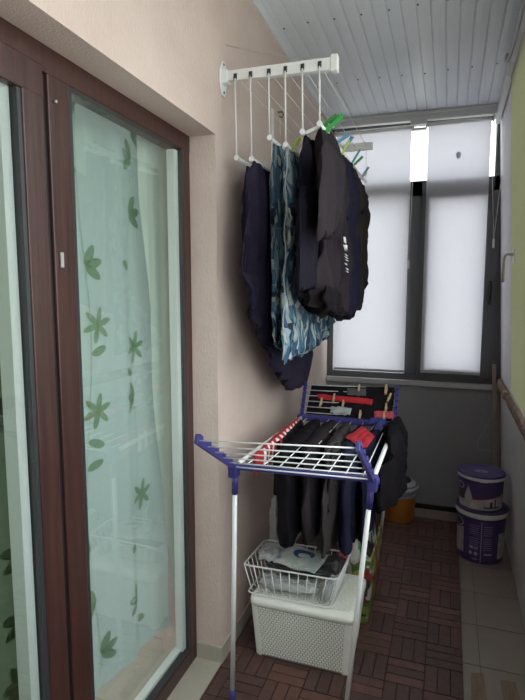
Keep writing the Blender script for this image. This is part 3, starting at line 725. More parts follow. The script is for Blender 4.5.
# main frame
b = MB(); b.tube([HL + Vector((.0, 0, 0)), FL], .009, 10); b.build('side_rail', M['whitem'], air)
b = MB(); b.tube([HR, FR], .009, 10); b.build('side_rail', M['whitem'], air)
b = MB(); b.obox((HL + HR) / 2, (HR - HL) / 2, (0, .007, 0), (0, 0, .010)); b.build('cross_rail', M['blue'], air, bevel=.002)
b = MB(); b.obox((FL + FR) / 2, (FR - FL) / 2 + Vector((.02, 0, 0)), (0, .022, 0), (0, 0, .014)); b.build('cross_rail', M['blue'], air, bevel=.003)
for k in range(8):
    t_ = (k + .6) / 8.2
    b = MB(); b.tube([HL.lerp(HR, t_) + Vector((0, 0, .002)), FL.lerp(FR, t_) + Vector((0, 0, .002))], .0024, 6); b.build('drying_wire', M['whitem'], air)
# near wing
def wing(A, B, A2, B2, n, m, wr_=.0026, step=True, arm=.013):
    wg = None
    nrm = ((B - A).cross(A2 - A)).normalized()
    for P, Q in ((A, A2), (B, B2)):
        b = MB(); d = (Q - P); u = d / 2; side_ = (B - A).normalized() * .006
        b.obox((P + Q) / 2, u * 1.03, side_, nrm * arm)
        if step:
            for k in range(1, n + 1):
                c = P.lerp(Q, k / n - .04); b.obox(c + nrm * arm * (1 if nrm.z > 0 else -1), d.normalized() * .014, side_ * 1.5, nrm * .007)
        o = b.build('wing_arm', m, air, bevel=.002)
        if wg is None: wg = o
    for k in range(1, n + 1):
        t_ = k / n - .02
        b = MB(); b.tube([A.lerp(A2, t_), B.lerp(B2, t_)], wr_, 6); b.build('wing_wire', M['whitem'], air)
wing(HL, HR, TL, TR, 5, M['blue'])
b = MB(); b.tube([HL + Vector((0, -.018, .006)), HR + Vector((0, -.018, .006))], .003, 6); b.build('wing_wire', M['whitem'], air)
wing(FL, FR, WL, WR, 6, M['blue'])
for P in (HL, HR):
    b = MB(); b.obox(P + Vector((0, 0, -.012)), (.017, 0, 0), (0, .022, 0), (0, 0, .026)); b.tube([P + Vector((-.022, 0, -.004)), P + Vector((.022, 0, -.004))], .014, 12)
    b.build('hinge', M['blue'], air, bevel=.004)
# legs
for P, Q in ((HL + Vector((.004, 0, -.01)), Vector((-.745, 1.757, 0))), (HR + Vector((-.004, 0, -.01)), Vector((-.306, 1.757, 0))),
             (FL + Vector((.0, -.03, -.01)), Vector((-.655, 2.985, 0))), (FR + Vector((.0, -.03, -.01)), Vector((-.345, 2.985, 0)))):
    d = (Q - P).normalized()
    b = MB(); b.tube([P, Q - d * .02], .0092, 12); lg = b.build('leg', M['whitem'], air)
    b = MB(); b.tube([P + d * .005, P + d * .095], .0125, 12); b.build('leg_sleeve', M['blue'], lg)
    b = MB(); b.tube([Q - d * .045, Q - d * .004, Q + Vector((0, 0, .0))], [.0125, .0135, .012], 12); b.build('foot', M['blue'], lg)
b = MB(); b.tube([(-.655 , 2.90, .2), (-.34, 2.90, .2)], .006); b.build('leg_brace', M['whitem'], air)

# ---- laundry on the airer
lg_ = 'laundry draped over the airer'
def drape(x, y0, y1, zb0, zb1, m, thick, seed, parent=None, name='cloth', ztop=.958, drop=.0):
    n = 6; rows = []
    for k in range(n + 1):
        v = k / n; rows.append(((y0 + .015 * math.sin(seed + k * 1.7) * v, lerp(ztop, zb0, v)), (y1 + .02 * math.sin(seed * 2 + k) * v, lerp(ztop, zb1, v))))
    return garment(name, rows, x, m, thick, .012, seed, parent, nu=30, nv=34, freq=14, pix=False, top=.92, edge_p=.28, bot=.75)
def draped(name, label, cat, *a, **k):
    o = drape(*a, name=name, **k); tag(o, label, cat, lg_); return o
draped('shirt', 'short dark shirt hanging nearest the wall on the airer', 'shirt', -.675, 2.08, 2.5, .72, .74, M['jet'], .018, 21)
draped('trousers', 'long black trousers draped over the airer, reaching lowest above the wire basket', 'trousers', -.600, 1.97, 2.54, .535, .57, M['jet'], .038, 22)
draped('sweatshirt', 'black sweatshirt beside the black trousers in the middle of the airer', 'sweatshirt', -.525, 1.99, 2.54, .555, .57, M['blackfab'], .034, 23)
t = draped('t_shirt', 'taupe grey t-shirt with a short sleeve, the palest garment under the airer', 't-shirt', -.445, 2.02, 2.52, .50, .52, M['greyfab'], .026, 24)
drape(-.418, 2.04, 2.16, .70, .72, M['greyfab'], .014, 25, parent=t, name='sleeve')
draped('jeans', 'slate blue trousers between the grey t-shirt and the right airer leg', 'trousers', -.372, 2.04, 2.5, .52, .55, M['denim'], .030, 26)
draped('shirt', 'dark navy shirt just inside the right rail of the airer', 'shirt', -.305, 2.10, 2.5, .55, .60, M['inkfab'], .022, 27)
o = garment('jacket', [((2.22, .985), (2.62, .985)), ((2.18, .94), (2.68, .94)), ((2.12, .87), (2.72, .87)), ((2.10, .80), (2.76, .78)), ((2.09, .74), (2.62, .73)), ((2.10, .70), (2.58, .70))], -.215, M['jet'], .042, .014, 28, pix=False, nu=36, nv=36, top=.6)
tag(o, 'large black jacket hanging over the right rail, the outermost garment on the airer', 'jacket', lg_)
# flat tops of the clothes lying across the wires
b = MB()
def rag(name, label, cat, P, mats, th=.006, seed=1, nu=24, nv=18, amp=.008, group=lg_):
    """a folded cloth lying on four corner points"""
    P = [Vector(p) for p in P]; n = ((P[1] - P[0]).cross(P[3] - P[0])).normalized()
    if n.z < 0: n = -n
    b = MB()
    def f(s):
        def fn(u, v):
            p = P[0].lerp(P[1], u).lerp(P[3].lerp(P[2], u), v)
            e = (math.sin(PI * u) * math.sin(PI * v)) ** .25
            return p + n * (s * th * e + amp * mnoise.noise(Vector((u * 3 * (P[1] - P[0]).length * 12, v * 3, seed)))) + (P[3] - P[0]).normalized() * .006 * mnoise.noise(Vector((u * 6, 0, seed)))
        return fn
    A = b.grid(f(1), nu, nv); B = b.grid(f(-1), nu, nv)
    for j in range(nv): b._f([A[0][j], A[0][j + 1], B[0][j + 1], B[0][j]], True); b._f([A[nu][j], A[nu][j + 1], B[nu][j + 1], B[nu][j]], True)
    for i in range(nu): b._f([A[i][0], A[i + 1][0], B[i + 1][0], B[i][0]], True); b._f([A[i][nv], A[i + 1][nv], B[i + 1][nv], B[i][nv]], True)
    return tag(b.build(name, mats), label, cat, group)
o = garment('tea_towel', [((1.86, .968), (2.50, .968)), ((1.86, .945), (2.50, .945)), ((1.87, .91), (2.50, .91)), ((1.88, .885), (2.49, .885))], -.688, M['dots'], .022, .004, 31, pix=False, nu=30, nv=16, top=.5)
tag(o, 'red tea towel with white dots folded over the airer rail beside the wall', 'towel', lg_)
rag('red_cloth', 'bright red cloth corner lying on the middle wires of the airer', 'cloth',
    [(-.405, 2.22, .965), (-.30, 2.10, .955), (-.285, 2.28, .966), (-.36, 2.42, .972)], M['redfab'], .006, 32)
# far wing laundry
wn = ((WR - WL).cross(FL - WL)).normalized()
if wn.y > 0: wn = -wn
def onwing(u, v, off=0): return WL.lerp(WR, u).lerp(FL.lerp(FR, u), v) + wn * off
rag('trousers', 'black trousers laid over the raised back wing of the airer', 'trousers', [onwing(.06, -.02, -.012), onwing(.97, .02, .008), onwing(.97, .98, .008), onwing(.03, .98, -.012)], M['jet'], .006, 33, 30, 24, .005)
def wr(px, py, off):   # a point of the wing plane seen at a pixel
    r = ray(px, py); p0_ = WL + wn * off; return CAMP + r * ((p0_ - CAMP).dot(wn) / r.dot(wn))
def wrag(name, label, cat, px, m, th=.006, off=.012, seed=1):
    return rag(name, label, cat, [wr(*p, off) for p in px], m, th, seed, 20, 10, .006)
wrag('sock', 'long red sock lying across the raised back wing', 'sock', [(317, 394), (373, 399), (372, 405), (318, 399)], M['redfab'], .007, .012, 41)
wrag('sock', 'charcoal sock folded above the long red sock on the back wing', 'sock', [(347, 388), (366, 389), (366, 396), (347, 395)], M['charfab'], .006, .012, 42)
wrag('sock', 'light grey knitted sock with a ragged cuff on the back wing', 'sock', [(331, 406), (352, 408), (350, 415), (330, 413)], M['lightfab'], .008, .014, 43)
wrag('sock', 'faded pinkish red sock at the right of the back wing', 'sock', [(374, 411), (394, 411), (394, 419), (374, 418)], M['pinkfab'], .008, .014, 44)
wrag('sock', 'blue sock just below the pinkish red one on the back wing', 'sock', [(370, 418), (386, 418), (386, 425), (369, 424)], M['bluefab'], .007, .016, 45)
rag('sock', 'blue sock lying on the far ends of the right-hand wires', 'sock', [(-.305, 2.56, .968), (-.27, 2.56, .968), (-.275, 2.40, .966), (-.305, 2.40, .966)], M['bluefab'], .006, 46)
# wooden pegs on the wing
wp = peg('wooden_peg', M['wood'], 'wooden peg on the charcoal sock at the top of the back wing', L=.05, group='wooden pegs on the back wing')
up_w = (WL - FL).normalized()
def ppeg(px, py, label, first=False, ang=0, sc=1):
    o = wp if first else copy_tree(wp); o['label'] = label
    p = wr(px, py, .024); tilt = math.atan2(up_w.y, up_w.z)
    o.rotation_euler = (-tilt, ang, 0); o.location = p; o.scale = (sc,) * 3; return o
ppeg(359, 388, 'wooden peg on the charcoal sock at the top of the back wing', True, 0, .8)
ppeg(386, 390, 'wooden peg at the upper right corner of the back wing', ang=0, sc=1.1)
ppeg(389, 398, 'tilted wooden peg below the upper right one on the back wing', ang=.35)
ppeg(334, 398, 'wooden peg on the left part of the long red sock', sc=.9)
ppeg(321, 403, 'leftmost wooden peg on the back wing', ang=.1)
ppeg(343, 404, 'wooden peg above the light grey sock on the back wing', sc=.8)
ppeg(360, 415, 'wooden peg right of the light grey sock, standing alone', sc=.9)
ppeg(386, 408, 'wooden peg gripping the top of the pinkish red sock', sc=.9)
ppeg(384, 416, 'wooden peg on the lower half of the pinkish red sock', ang=-.1, sc=.8)

# ================================================================== STORAGE BOX
sb = thing('storage_box', 'cream grey rattan-look plastic storage box with lid on the deck', 'storage box', (-.545, 2.19, 0))
Bx = [(-.752, 2.035), (-.335, 2.035), (-.345, 2.325), (-.745, 2.325)]
Tx = [(-.772, 2.012), (-.315, 2.012), (-.315, 2.350), (-.765, 2.350)]
HB = .245
def ring(pts, r, n=6):
    out_ = []; m = len(pts)
    for i in range(m):
        p = Vector(pts[i]); a = (Vector(pts[i - 1]) - p).normalized(); c = (Vector(pts[(i + 1) % m]) - p).normalized()
        for k in range(n + 1):
            t_ = k / n; q0 = p + a * r; q1 = p + c * r
            out_.append((q0 * (1 - t_) ** 2 + p * 2 * t_ * (1 - t_) + q1 * t_ ** 2))
    return out_
def loft(b, levels, r=.035, cap0=True, cap1=True):
    rings = []
    for pts, z in levels: rings.append([b.bm.verts.new((p.x, p.y, z)) for p in ring(pts, r)])
    for A, B_ in zip(rings, rings[1:]):
        for i in range(len(A)): b._f([A[i], A[(i + 1) % len(A)], B_[(i + 1) % len(A)], B_[i]], True)
    if cap0: b._f(rings[0][::-1])
    if cap1: b._f(rings[-1])
def mixp(A, B_, t_): return [(lerp(a[0], c[0], t_), lerp(a[1], c[1], t_)) for a, c in zip(A, B_)]
def grow(P, d):
    cx_ = sum(p[0] for p in P) / 4; cy_ = sum(p[1] for p in P) / 4
    return [(p[0] + d * (1 if p[0] > cx_ else -1), p[1] + d * (1 if p[1] > cy_ else -1)) for p in P]
b = MB(); loft(b, [(grow(Bx, -.004), 0.0), (Bx, .006), (mixp(Bx, Tx, .85), HB)])
body = b.build('box_body', M['resin_gap'], sb)
# woven skin: staggered raised pads on front and sides
b = MB()
def weave(p0_, p1_, q0_, q1_, n):  # bottom edge p0-p1, top edge q0-q1
    p0_, p1_, q0_, q1_ = map(Vector, (p0_, p1_, q0_, q1_)); L_ = (p1_ - p0_).length; nc = int(L_ / .0145); nr = 20
    for r_ in range(nr):
        for c_ in range(nc + 1):
            off = .5 if r_ % 2 else 0
            u0 = (c_ - off + .09) / nc; u1 = (c_ - off + .91) / nc
            u0 = max(u0, 0); u1 = min(u1, 1)
            if u1 - u0 < .004: continue
            v0_ = (r_ + .05) / nr; v1_ = (r_ + .80) / nr
            P = [p0_.lerp(p1_, a).lerp(q0_.lerp(q1_, a), v) for a, v in ((u0, v0_), (u1, v0_), (u1, v1_), (u0, v1_))]
            c0 = sum(P, Vector()) / 4
            Q = [c0 + (p - c0) * .84 + n * .0035 for p in P]; P = [p + n * .0006 for p in P]
            vs = [b.bm.verts.new(p) for p in P]; ws = [b.bm.verts.new(p) for p in Q]
            b._f(ws); 
            for i in range(4): b._f([vs[i], vs[(i + 1) % 4], ws[(i + 1) % 4], ws[i]])
Mx = mixp(Bx, Tx, .85); zl, zh = .012, HB - .004
ML = mixp(Bx, Tx, .04)
weave((ML[0][0] + .03, ML[0][1], zl), (ML[1][0] - .03, ML[1][1], zl), (Mx[0][0] + .03, Mx[0][1], zh), (Mx[1][0] - .03, Mx[1][1], zh), Vector((0, -1, 0)))
weave((ML[1][0], ML[1][1] + .03, zl), (ML[2][0], ML[2][1] - .03, zl), (Mx[1][0], Mx[1][1] + .03, zh), (Mx[2][0], Mx[2][1] - .03, zh), Vector((1, 0, 0)))
weave((ML[3][0], ML[3][1] - .03, zl), (ML[0][0], ML[0][1] + .03, zl), (Mx[3][0], Mx[3][1] - .03, zh), (Mx[0][0], Mx[0][1] + .03, zh), Vector((-1, 0, 0)))
# plain rounded corner posts
for i in range(4):
    P0_, P1_ = Vector(ML[i]), Vector(Mx[i]); rr_ = ring(ML, .035), ring(Mx, .035)
    lo, hi = rr_[0][i * 7:i * 7 + 7], rr_[1][i * 7:i * 7 + 7]
    cx_ = Vector((-.545, 2.18)); 
    for k in range(6):
        a, c, d, e = [(Vector((p.x, p.y)) + (Vector((p.x, p.y)) - cx_).normalized() * .003) for p in (lo[k], lo[k + 1], hi[k + 1], hi[k])]
        b._f([b.bm.verts.new((a.x, a.y, zl - .01)), b.bm.verts.new((c.x, c.y, zl - .01)), b.bm.verts.new((d.x, d.y, zh)), b.bm.verts.new((e.x, e.y, zh))], True)
b.build('woven_panel', M['resin'], body)
b = MB(); loft(b, [(grow(Tx, -.006), HB - .004), (grow(Tx, .003), HB + .001), (grow(Tx, .003), HB + .022), (grow(Tx, -.004), HB + .030), (grow(Tx, -.03), HB + .034)], .04)
lid = b.build('lid', M['resin'], sb)
b = MB(); ZL = HB + .037
for i in range(28):
    for j in range(20):
        x = -.735 + i * .0142 + (.007 if j % 2 else 0); y = 2.045 + j * .0145
        b.box((x, y, ZL - .002), (x + .010, y + .011, ZL + .0015))
b.build('lid_texture', M['resin'], lid)

# ================================================================== WIRE BASKET
ZB = .290; ZT = .418
def wb(name, label, cat): return thing(name, label, cat, (-.60, 2.14, ZB - .004))
wk = wb('wire_basket', 'white wire basket full of bags and packets on top of the storage box', 'basket')
RT = [(-.800, 2.018), (-.390, 2.030), (-.378, 2.275), (-.785, 2.268)]
RB = [(-.772, 2.035), (-.420, 2.042), (-.408, 2.255), (-.760, 2.250)]
def rim(P, z, r): 
    b = MB(); b.tube([(p.x, p.y, z) for p in ring(P, .025, 5)], r, 8, closed=True); return b
rim(RT, ZT, .0036).build('rim', M['whitem'], wk)
rim(grow(RB, .012), ZB + .002, .003).build('rim', M['whitem'], wk)
b = MB()
def wires(i, j, n):
    for k in range(n + 1):
        t_ = (k + .15) / (n + .3)
        p = Vector(RT[i]).lerp(Vector(RT[j]), t_); q = Vector(RB[i]).lerp(Vector(RB[j]), t_)
        b.tube([(p.x, p.y, ZT), (q.x, q.y, ZB + .012), (lerp(q.x, -.59, .04), lerp(q.y, 2.145, .08), ZB)], .0021, 6)
wires(0, 1, 10); wires(3, 2, 10); wires(0, 3, 6); wires(1, 2, 6)
for k in range(9):
    t_ = (k + .5) / 9; p = Vector(RB[0]).lerp(Vector(RB[1]), t_); q = Vector(RB[3]).lerp(Vector(RB[2]), t_); b.tube([(p.x, p.y, ZB), (q.x, q.y, ZB)], .0018, 6)
b.build('wire_mesh', M['whitem'], wk)
def lump(name, label, cat, c, r, m, seed, flat=.5, group=None, ang=0):
    b = MB(); nu, nv = 40, 22
    def fn(u, v):
        a = u * 2 * PI; e = (v - .5) * PI
        d = Vector((math.cos(a) * math.cos(e), math.sin(a) * math.cos(e), math.sin(e)))
        d = Vector([math.copysign(abs(q) ** .6, q) for q in d])
        k = 1 + .22 * mnoise.noise(d * 2.3 + Vector((seed, 0, 0))) + .10 * mnoise.noise(d * 7 + Vector((0, seed, 0)))
        p = Vector((d.x * r[0], d.y * r[1], d.z * r[2])) * k
        return Vector(c) + Matrix.Rotation(ang, 3, 'Z') @ p
    b.grid(fn, nu, nv); bmesh.ops.remove_doubles(b.bm, verts=b.bm.verts, dist=.0005)
    return tag(b.build(name, m), label, cat, group)
bc = 'things packed in the wire basket'
lump('plastic_bag', 'crumpled translucent bag along the bottom front of the wire basket', 'plastic bag', (-.62, 2.095, .323), (.125, .042, .022), M['bagplast'], 3, group=bc)
lump('plastic_bag', 'small white bag crammed in the front right corner of the basket', 'plastic bag', (-.437, 2.085, .335), (.018, .035, .035), M['bagplast'], 8, group=bc)
lump('packet', 'dark grey packet lying across the middle of the basket', 'packet', (-.585, 2.16, .372), (.135, .058, .022), M['blackpack'], 5, group=bc)
lump('packet', 'black packet sticking up at the right side of the basket', 'packet', (-.445, 2.19, .395), (.034, .04, .036), M['blackpack'], 6, group=bc)
lump('plastic_bag', 'clear grey bag heaped in the back left corner of the basket', 'plastic bag', (-.725, 2.165, .415), (.046, .06, .022), M['bagplast'], 9, group=bc)
rag('red_packet', 'pinkish red packet against the right rear rim of the basket', 'packet', [(-.425, 2.22, .43), (-.385, 2.20, .425), (-.385, 2.27, .43), (-.425, 2.27, .435)], M['pinkfab'], .006, 51, group=bc)
mg = thing('magazine_packet', 'printed packet with a curled blue emblem lying on top of the basket contents', 'packet', (-.59, 2.14, .41), bc)
def mp_(u, v, o=0):
    P = [Vector((-.685, 2.085, .425)), Vector((-.495, 2.060, .420)), Vector((-.460, 2.200, .432)), Vector((-.660, 2.235, .438))]
    p = P[0].lerp(P[1], u).lerp(P[3].lerp(P[2], u), v); p.z += .010 * math.sin(PI * u) * math.sin(PI * v) + .004 * math.sin(u * 9) + o; return p
b = MB(); A = b.grid(lambda u, v: mp_(u, v), 20, 14); B_ = b.grid(lambda u, v: mp_(u, v, -.012), 20, 14)
for j in range(14): b._f([A[0][j], A[0][j + 1], B_[0][j + 1], B_[0][j]]); b._f([A[20][j], A[20][j + 1], B_[20][j + 1], B_[20][j]])
for i in range(20): b._f([A[i][0], A[i + 1][0], B_[i + 1][0], B_[i][0]]); b._f([A[i][14], A[i + 1][14], B_[i + 1][14], B_[i][14]])
b.build('packet_body', M['magazine'], mg)
b = MB(); n = 22
L1 = []; L2 = []
for k in range(n + 1):
    a = lerp(-.2, 1.55 * PI, k / n); rr_ = lerp(.26, .13, k / n); wv = .085 * math.sin(PI * (k / n) ** .7) + .01
    L1.append((.52 + (rr_ + wv) * .9 * math.cos(a), .52 + (rr_ + wv) * math.sin(a))); L2.append((.52 + (rr_ - wv) * .9 * math.cos(a), .52 + (rr_ - wv) * math.sin(a)))
va = [b.bm.verts.new(mp_(*p, .0015)) for p in L1]; vb = [b.bm.verts.new(mp_(*p, .0015)) for p in L2]
for k in range(n): b._f([va[k], va[k + 1], vb[k + 1], vb[k]])
b.build('emblem', mat('blue_emblem', (.03, .08, .22), .4), mg)
b = MB(); vs = [b.bm.verts.new(mp_(u, v, .0013)) for u, v in ((.03, .1), (.13, .1), (.13, .95), (.03, .95))]; b._f(vs); b.build('printed_band', mat('pale_blue_band', (.16, .24, .38), .4), mg)
lump('plastic_bag', 'crinkled grey bag standing between the basket and the wall', 'plastic bag', (-.765, 2.36, .44), (.022, .045, .16), M['bagplast'], 12)

# ================================================================== PRINTED BAG BEHIND THE BOX
bg_ = thing('shopping_bag', 'shopping bag with a colourful fruit print behind the storage box', 'bag', (-.36, 2.62, 0))
def bagpart(name, z0, z1, m, par, seed, x0=-.43, x1=-.315, y0=2.40, y1=2.86):
    b = MB(); nv = 16; rings = []
    for j in range(nv + 1):
        v = j / nv; z = lerp(z0, z1, v); rr_ = []
        q = [(x0 + .01 * v, y0), (x1 + .012 * math.sin(z * 9), y0 + .01), (x1 + .01 * math.sin(z * 7), y1), (x0, y1)]
        for k, p in enumerate(ring(q, .02, 4)):
            rr_.append(b.bm.verts.new((p.x + .008 * mnoise.noise(Vector((p.y * 9, z * 9, seed))), p.y + .008 * mnoise.noise(Vector((p.x * 9, z * 9, seed + 4))), z)))
        rings.append(rr_)
    for A, B2 in zip(rings, rings[1:]):
        for i in range(len(A)): b._f([A[i], A[(i + 1) % len(A)], B2[(i + 1) % len(A)], B2[i]], True)
    b._f(rings[0][::-1]); b._f(rings[-1]); return b.build(name, m, par)
bagpart('bag_body', 0, .30, M['fruit'], bg_, 2)
bagpart('bag_top', .301, .47, M['floral'], bg_, 5, -.42, -.325, 2.46, 2.80)
lump('green_packet', 'small pale green and white packet between the basket and the printed bag', 'packet', (-.375, 2.33, .40), (.03, .03, .055), motley('green_white_print', [(.5, .52, .48), (.08, .28, .12), (.55, .2, .2), (.5, .52, .48)], 25), 14)

# ================================================================== ORANGE BIN
bn = thing('orange_bucket', 'orange bucket with a pale grey rim and open dark lid by the far wall', 'bucket', (-.285, 3.70, 0))
c = (-.285, 3.70, 0)
b = MB(); b.lathe(c, [(.098, 0), (.104, .006), (.117, .175), (.118, .178), (.110, .178)], 40); b.build('bucket_body', M['orange'], bn)
b = MB(); b.lathe(c, [(.118, .178), (.126, .181), (.128, .225), (.134, .228), (.134, .246), (.126, .250), (.120, .250), (.118, .20)], 40); b.build('rim_ring', M['greyplast'], bn)
b = MB(); b.lathe((c[0], c[1], .251), [(.112, 0), (.114, .006), (.106, .020), (.04, .024)], 40); ld = b.build('lid', M['greyplast'], bn)
b = MB(); b.lathe((c[0], c[1], .2755), [(.080, 0), (.082, .006), (.07, .012)], 32); b.build('lid_hole', M['darkplast'], ld)
b = MB(); b.tube([(c[0] - .135, c[1], .235), (c[0] - .10, c[1] - .10, .20), (c[0], c[1] - .140, .19), (c[0] + .10, c[1] - .10, .20), (c[0] + .135, c[1], .235)], .004, 6); b.build('handle', M['greyplast'], bn)

# ================================================================== PAINT BUCKETS
def on_cyl(c, rf_, ang, z, o=.0012):
    r = rf_(z) + o; return Vector((c[0] + r * math.cos(ang), c[1] + r * math.sin(ang), c[2] + z))
def patch(b, c, rf_, poly, o=.0012, n=1):
    """a flat printed shape bent round the bucket: poly of (angle in degrees, z)"""
    vs = [b.bm.verts.new(on_cyl(c, rf_, math.radians(a), z, o)) for a, z in poly]; b._f(vs)
def band(b, c, rf_, a0, a1, lo, hi, o=.0012, n=14):
    for k in range(n):
        t0, t1 = k / n, (k + 1) / n
        A0, A1 = lerp(a0, a1, t0), lerp(a0, a1, t1)
        patch(b, c, rf_, [(A0, lo(t0)), (A1, lo(t1)), (A1, hi(t1)), (A0, hi(t0))], o)
def paint_bucket(c, r, h, label, grp, face):
    t = thing('paint_bucket', label, 'paint bucket', c, grp)
    rf_ = lambda z: r * lerp(.915, .985, z / h)
    b = MB(); b.lathe(c, [(r * .90, 0), (r * .915, .004)] + [(rf_(h * k / 6), h * k / 6) for k in range(1, 6)] + [(r * .985, h * .93)], 56); body = b.build('bucket_body', M['purple'], t)
    b = MB(); b.lathe(c, [(r * .99, h * .86), (r * 1.03, h * .87), (r * 1.035, h * .95), (r * .99, h * .965)], 56); b.build('rim_ring', M['white'], t)
    b = MB(); b.lathe(c, [(r * .98, h * .955), (r * 1.045, h * .962), (r * 1.045, h * .985), (r * 1.0, h), (r * .95, h), (r * .93, h * .985), (r * .3, h * .985), (.002, h * .985)], 56); lid_ = b.build('lid', M['purple_lid'], t)
    return t, body, lid_, rf_
ZF = -.022
LB = (.232, 3.37, ZF); lt_, lb_, ll_, lrf = paint_bucket(LB, .144, .325, 'larger purple paint bucket standing on the floor tiles by the right wall', 'stacked purple paint buckets', 0)
UB = (.222, 3.365, ZF + .322); ut_, ub_, ul_, urf = paint_bucket(UB,   .131, .212, 'smaller purple paint bucket stacked on top of the larger one', 'stacked purple paint buckets', 0)
view = math.degrees(math.atan2(-3.37, -.232))      # direction towards the viewer
# lower bucket prints
b = MB()
band(b, LB, lrf, view - 78, view - 42, lambda t: .045, lambda t: .185 + .02 * t); b.build('label_picture', M['labelwhite'], lb_); b = MB(); band(b, LB, lrf, view + 46, view + 88, lambda t: .03, lambda t: .19)
b.build('label_picture', M['labelwhite'], lb_)
b = MB(); band(b, LB, lrf, view + 2, view + 3.6, lambda t: .01, lambda t: .26, n=2)
for k in range(12):
    z = .235 - k * .013
    if k in (5,): continue
    for k0, k1 in ((view - 26, view - 2), (view + 8, view + 30)):
        if z > .09: band(b, LB, lrf, k0, k1 - (k * 7 % 5), lambda t: z, lambda t: z + .0022, n=5)
for a in (view - 22, view - 9):
    patch(b, LB, lrf, [(a, .047), (a + 5, .062), (a, .077), (a - 5, .062)])
band(b, LB, lrf, view - 24, view - 16, lambda t: .09, lambda t: .105, n=3); band(b, LB, lrf, view - 13, view - 10, lambda t: .09, lambda t: .102, n=2); band(b, LB, lrf, view - 8, view - 5, lambda t: .09, lambda t: .102, n=2)
band(b, LB, lrf, view + 10, view + 30, lambda t: .06, lambda t: .068, n=5); band(b, LB, lrf, view - 18, view - 4, lambda t: .025, lambda t: .03, n=5)
b.build('printed_text', M['lilacink'], lb_)
def oval(b, c, rf_, a, z, ra, rz, w_=.25, o=.0016, n=24):
    for k in range(n):
        t0, t1 = 2 * PI * k / n, 2 * PI * (k + 1) / n
        patch(b, c, rf_, [(a + ra * math.cos(t0), z + rz * math.sin(t0)), (a + ra * math.cos(t1), z + rz * math.sin(t1)), (a + ra * (1 - w_) * math.cos(t1), z + rz * (1 - w_) * math.sin(t1)), (a + ra * (1 - w_) * math.cos(t0), z + rz * (1 - w_) * math.sin(t0))], o)
b = MB(); oval(b, LB, lrf, view - 58, .232, 16, .028, .22); b.build('logo_ring', M['labelwhite'], lb_)
# upper bucket prints
b = MB(); band(b, UB, urf, view - 80, view + 80, lambda t: .008, lambda t: .045 + .055 * t, .0008, 22); b.build('label_picture', M['labelwhite'], ub_)
b = MB(); band(b, UB, urf, view - 20, view + 80, lambda t: .064 + .034 * t, lambda t: .071 + .034 * t, .0016, 18); b.build('red_stripe', M['redink'], ub_)
b = MB(); drop = [(0, .152), (-4, .125), (-9, .098), (-12, .072), (-10, .048), (-5, .035), (0, .031), (5, .035), (10, .048), (12, .072), (9, .098), (4, .125)]
patch(b, UB, urf, [(view - 32 + a, z) for a, z in drop], .0024); dm = b.build('drop_mark', M['greyplast'], ub_)
b = MB(); patch(b, UB, urf, [(view - 32 + a * .7, (z - .08) * .72 + .078) for a, z in drop], .0032); b.build('drop_centre', M['labelwhite'], dm)
b = MB(); band(b, UB, urf, view - 80, view - 48, lambda t: .055, lambda t: .12, .0014, 6); b.build('dark_print', M['darkink'], ub_); b = MB(); band(b, UB, urf, view + 26, view + 34, lambda t: .02, lambda t: .06, .0014, 3); band(b, UB, urf, view + 40, view + 44, lambda t: .02, lambda t: .075, .0014, 2); band(b, UB, urf, view + 10, view + 60, lambda t: .022, lambda t: .030, .0014, 8)
b.build('dark_print', M['darkink'], ub_)
b = MB(); oval(b, UB, urf, view - 60, .135, 14, .022, .22); b.build('logo_ring', M['labelwhite'], ub_)
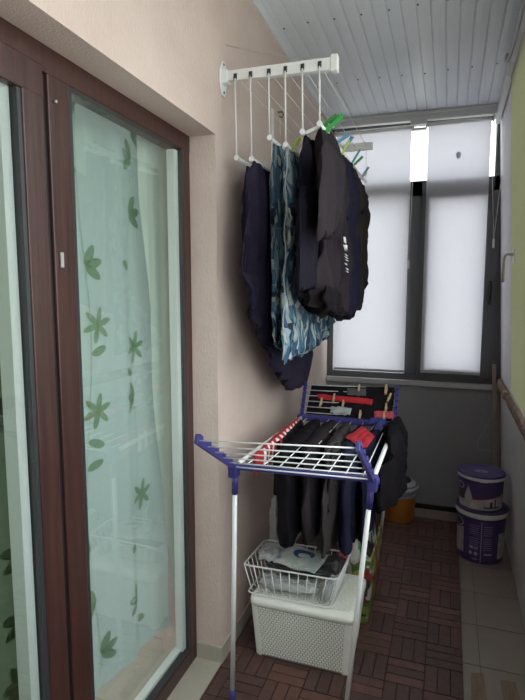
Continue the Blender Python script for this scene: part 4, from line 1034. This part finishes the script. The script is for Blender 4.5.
# lid emblem
b = MB(); zc_ = UB[2] + .212 * .985 + .0008
for r0, r1 in ((.038, .031), (.024, .016)):
    for k in range(28):
        t0, t1 = 2 * PI * k / 28, 2 * PI * (k + 1) / 28
        b._f([b.bm.verts.new((UB[0] + rr_ * math.cos(t_), UB[1] - .005 + rr_ * .62 * math.sin(t_), zc_)) for rr_, t_ in ((r0, t0), (r0, t1), (r1, t1), (r1, t0))])
b.build('lid_emblem', M['lilacink'], ul_)
for T, Cc, R_, H_ in ((ut_, UB, .131, .212), (lt_, LB, .144, .325)):
    b = MB(); a = math.radians(view + 6); c0 = Vector((Cc[0] + R_ * 1.045 * math.cos(a), Cc[1] + R_ * 1.045 * math.sin(a), Cc[2] + H_ * .895)); tn = Vector((-math.sin(a), math.cos(a), 0)); nn = Vector((math.cos(a), math.sin(a), 0))
    b.obox(c0, tn * .022, nn * .003, Vector((0, 0, .007))); b.build('handle_tab', M['white'], T, bevel=.002)

# ================================================================== CORNER BATTEN AND STRING
bt = thing('wooden_batten', 'thin upright wooden batten leaning in the far right corner behind the paint buckets', 'batten', (.345, 3.93, 0))
b = MB(); b.obox(Vector((.334, 3.940, .53)), (.012, 0, 0), (0, .006, 0), (-.028, 0, .56)); b.build('batten_strip', M['batten'], bt, bevel=.001)
b = MB(); b.obox(Vector((.347, 3.955, .48)), (.007, 0, 0), (0, .006, 0), (-.02, 0, .48)); b.build('batten_strip', M['foamlight'], bt, bevel=.001)
b = MB(); pts = [aty(493, 410, 3.93), aty(489, 420, 3.93), aty(485, 430, 3.93), aty(478, 440, 3.93), aty(477.5, 447, 3.93), aty(478, 450, 3.93), aty(490, 450.5, 3.93), aty(498, 452, 3.94)]
b.tube(pts, .0016, 5); tag(b.build('string', M['greyplast']), 'loose white string looping from the batten against the dark far wall', 'string')
# flat streaky brown strips on the tiles at the lower right
def flat_strip(name, px, label):
    b = MB(); P = [atz(*p, -.014) for p in px]; b.prism([(p.x, p.y, -.022) for p in P], (0, 0, .009)); return tag(b.build(name, M['flat_strip'], bevel=.001), label, 'wood offcut', 'brown strips on the floor tiles')
flat_strip('brown_strip', [(471, 673), (483, 673), (489, 715), (472, 715)], 'left of the two flat brown strips on the tiles at the lower right')
flat_strip('brown_strip', [(501, 680), (515, 682), (524, 715), (505, 715)], 'right one of the two flat brown strips on the tiles, nearer the parapet')
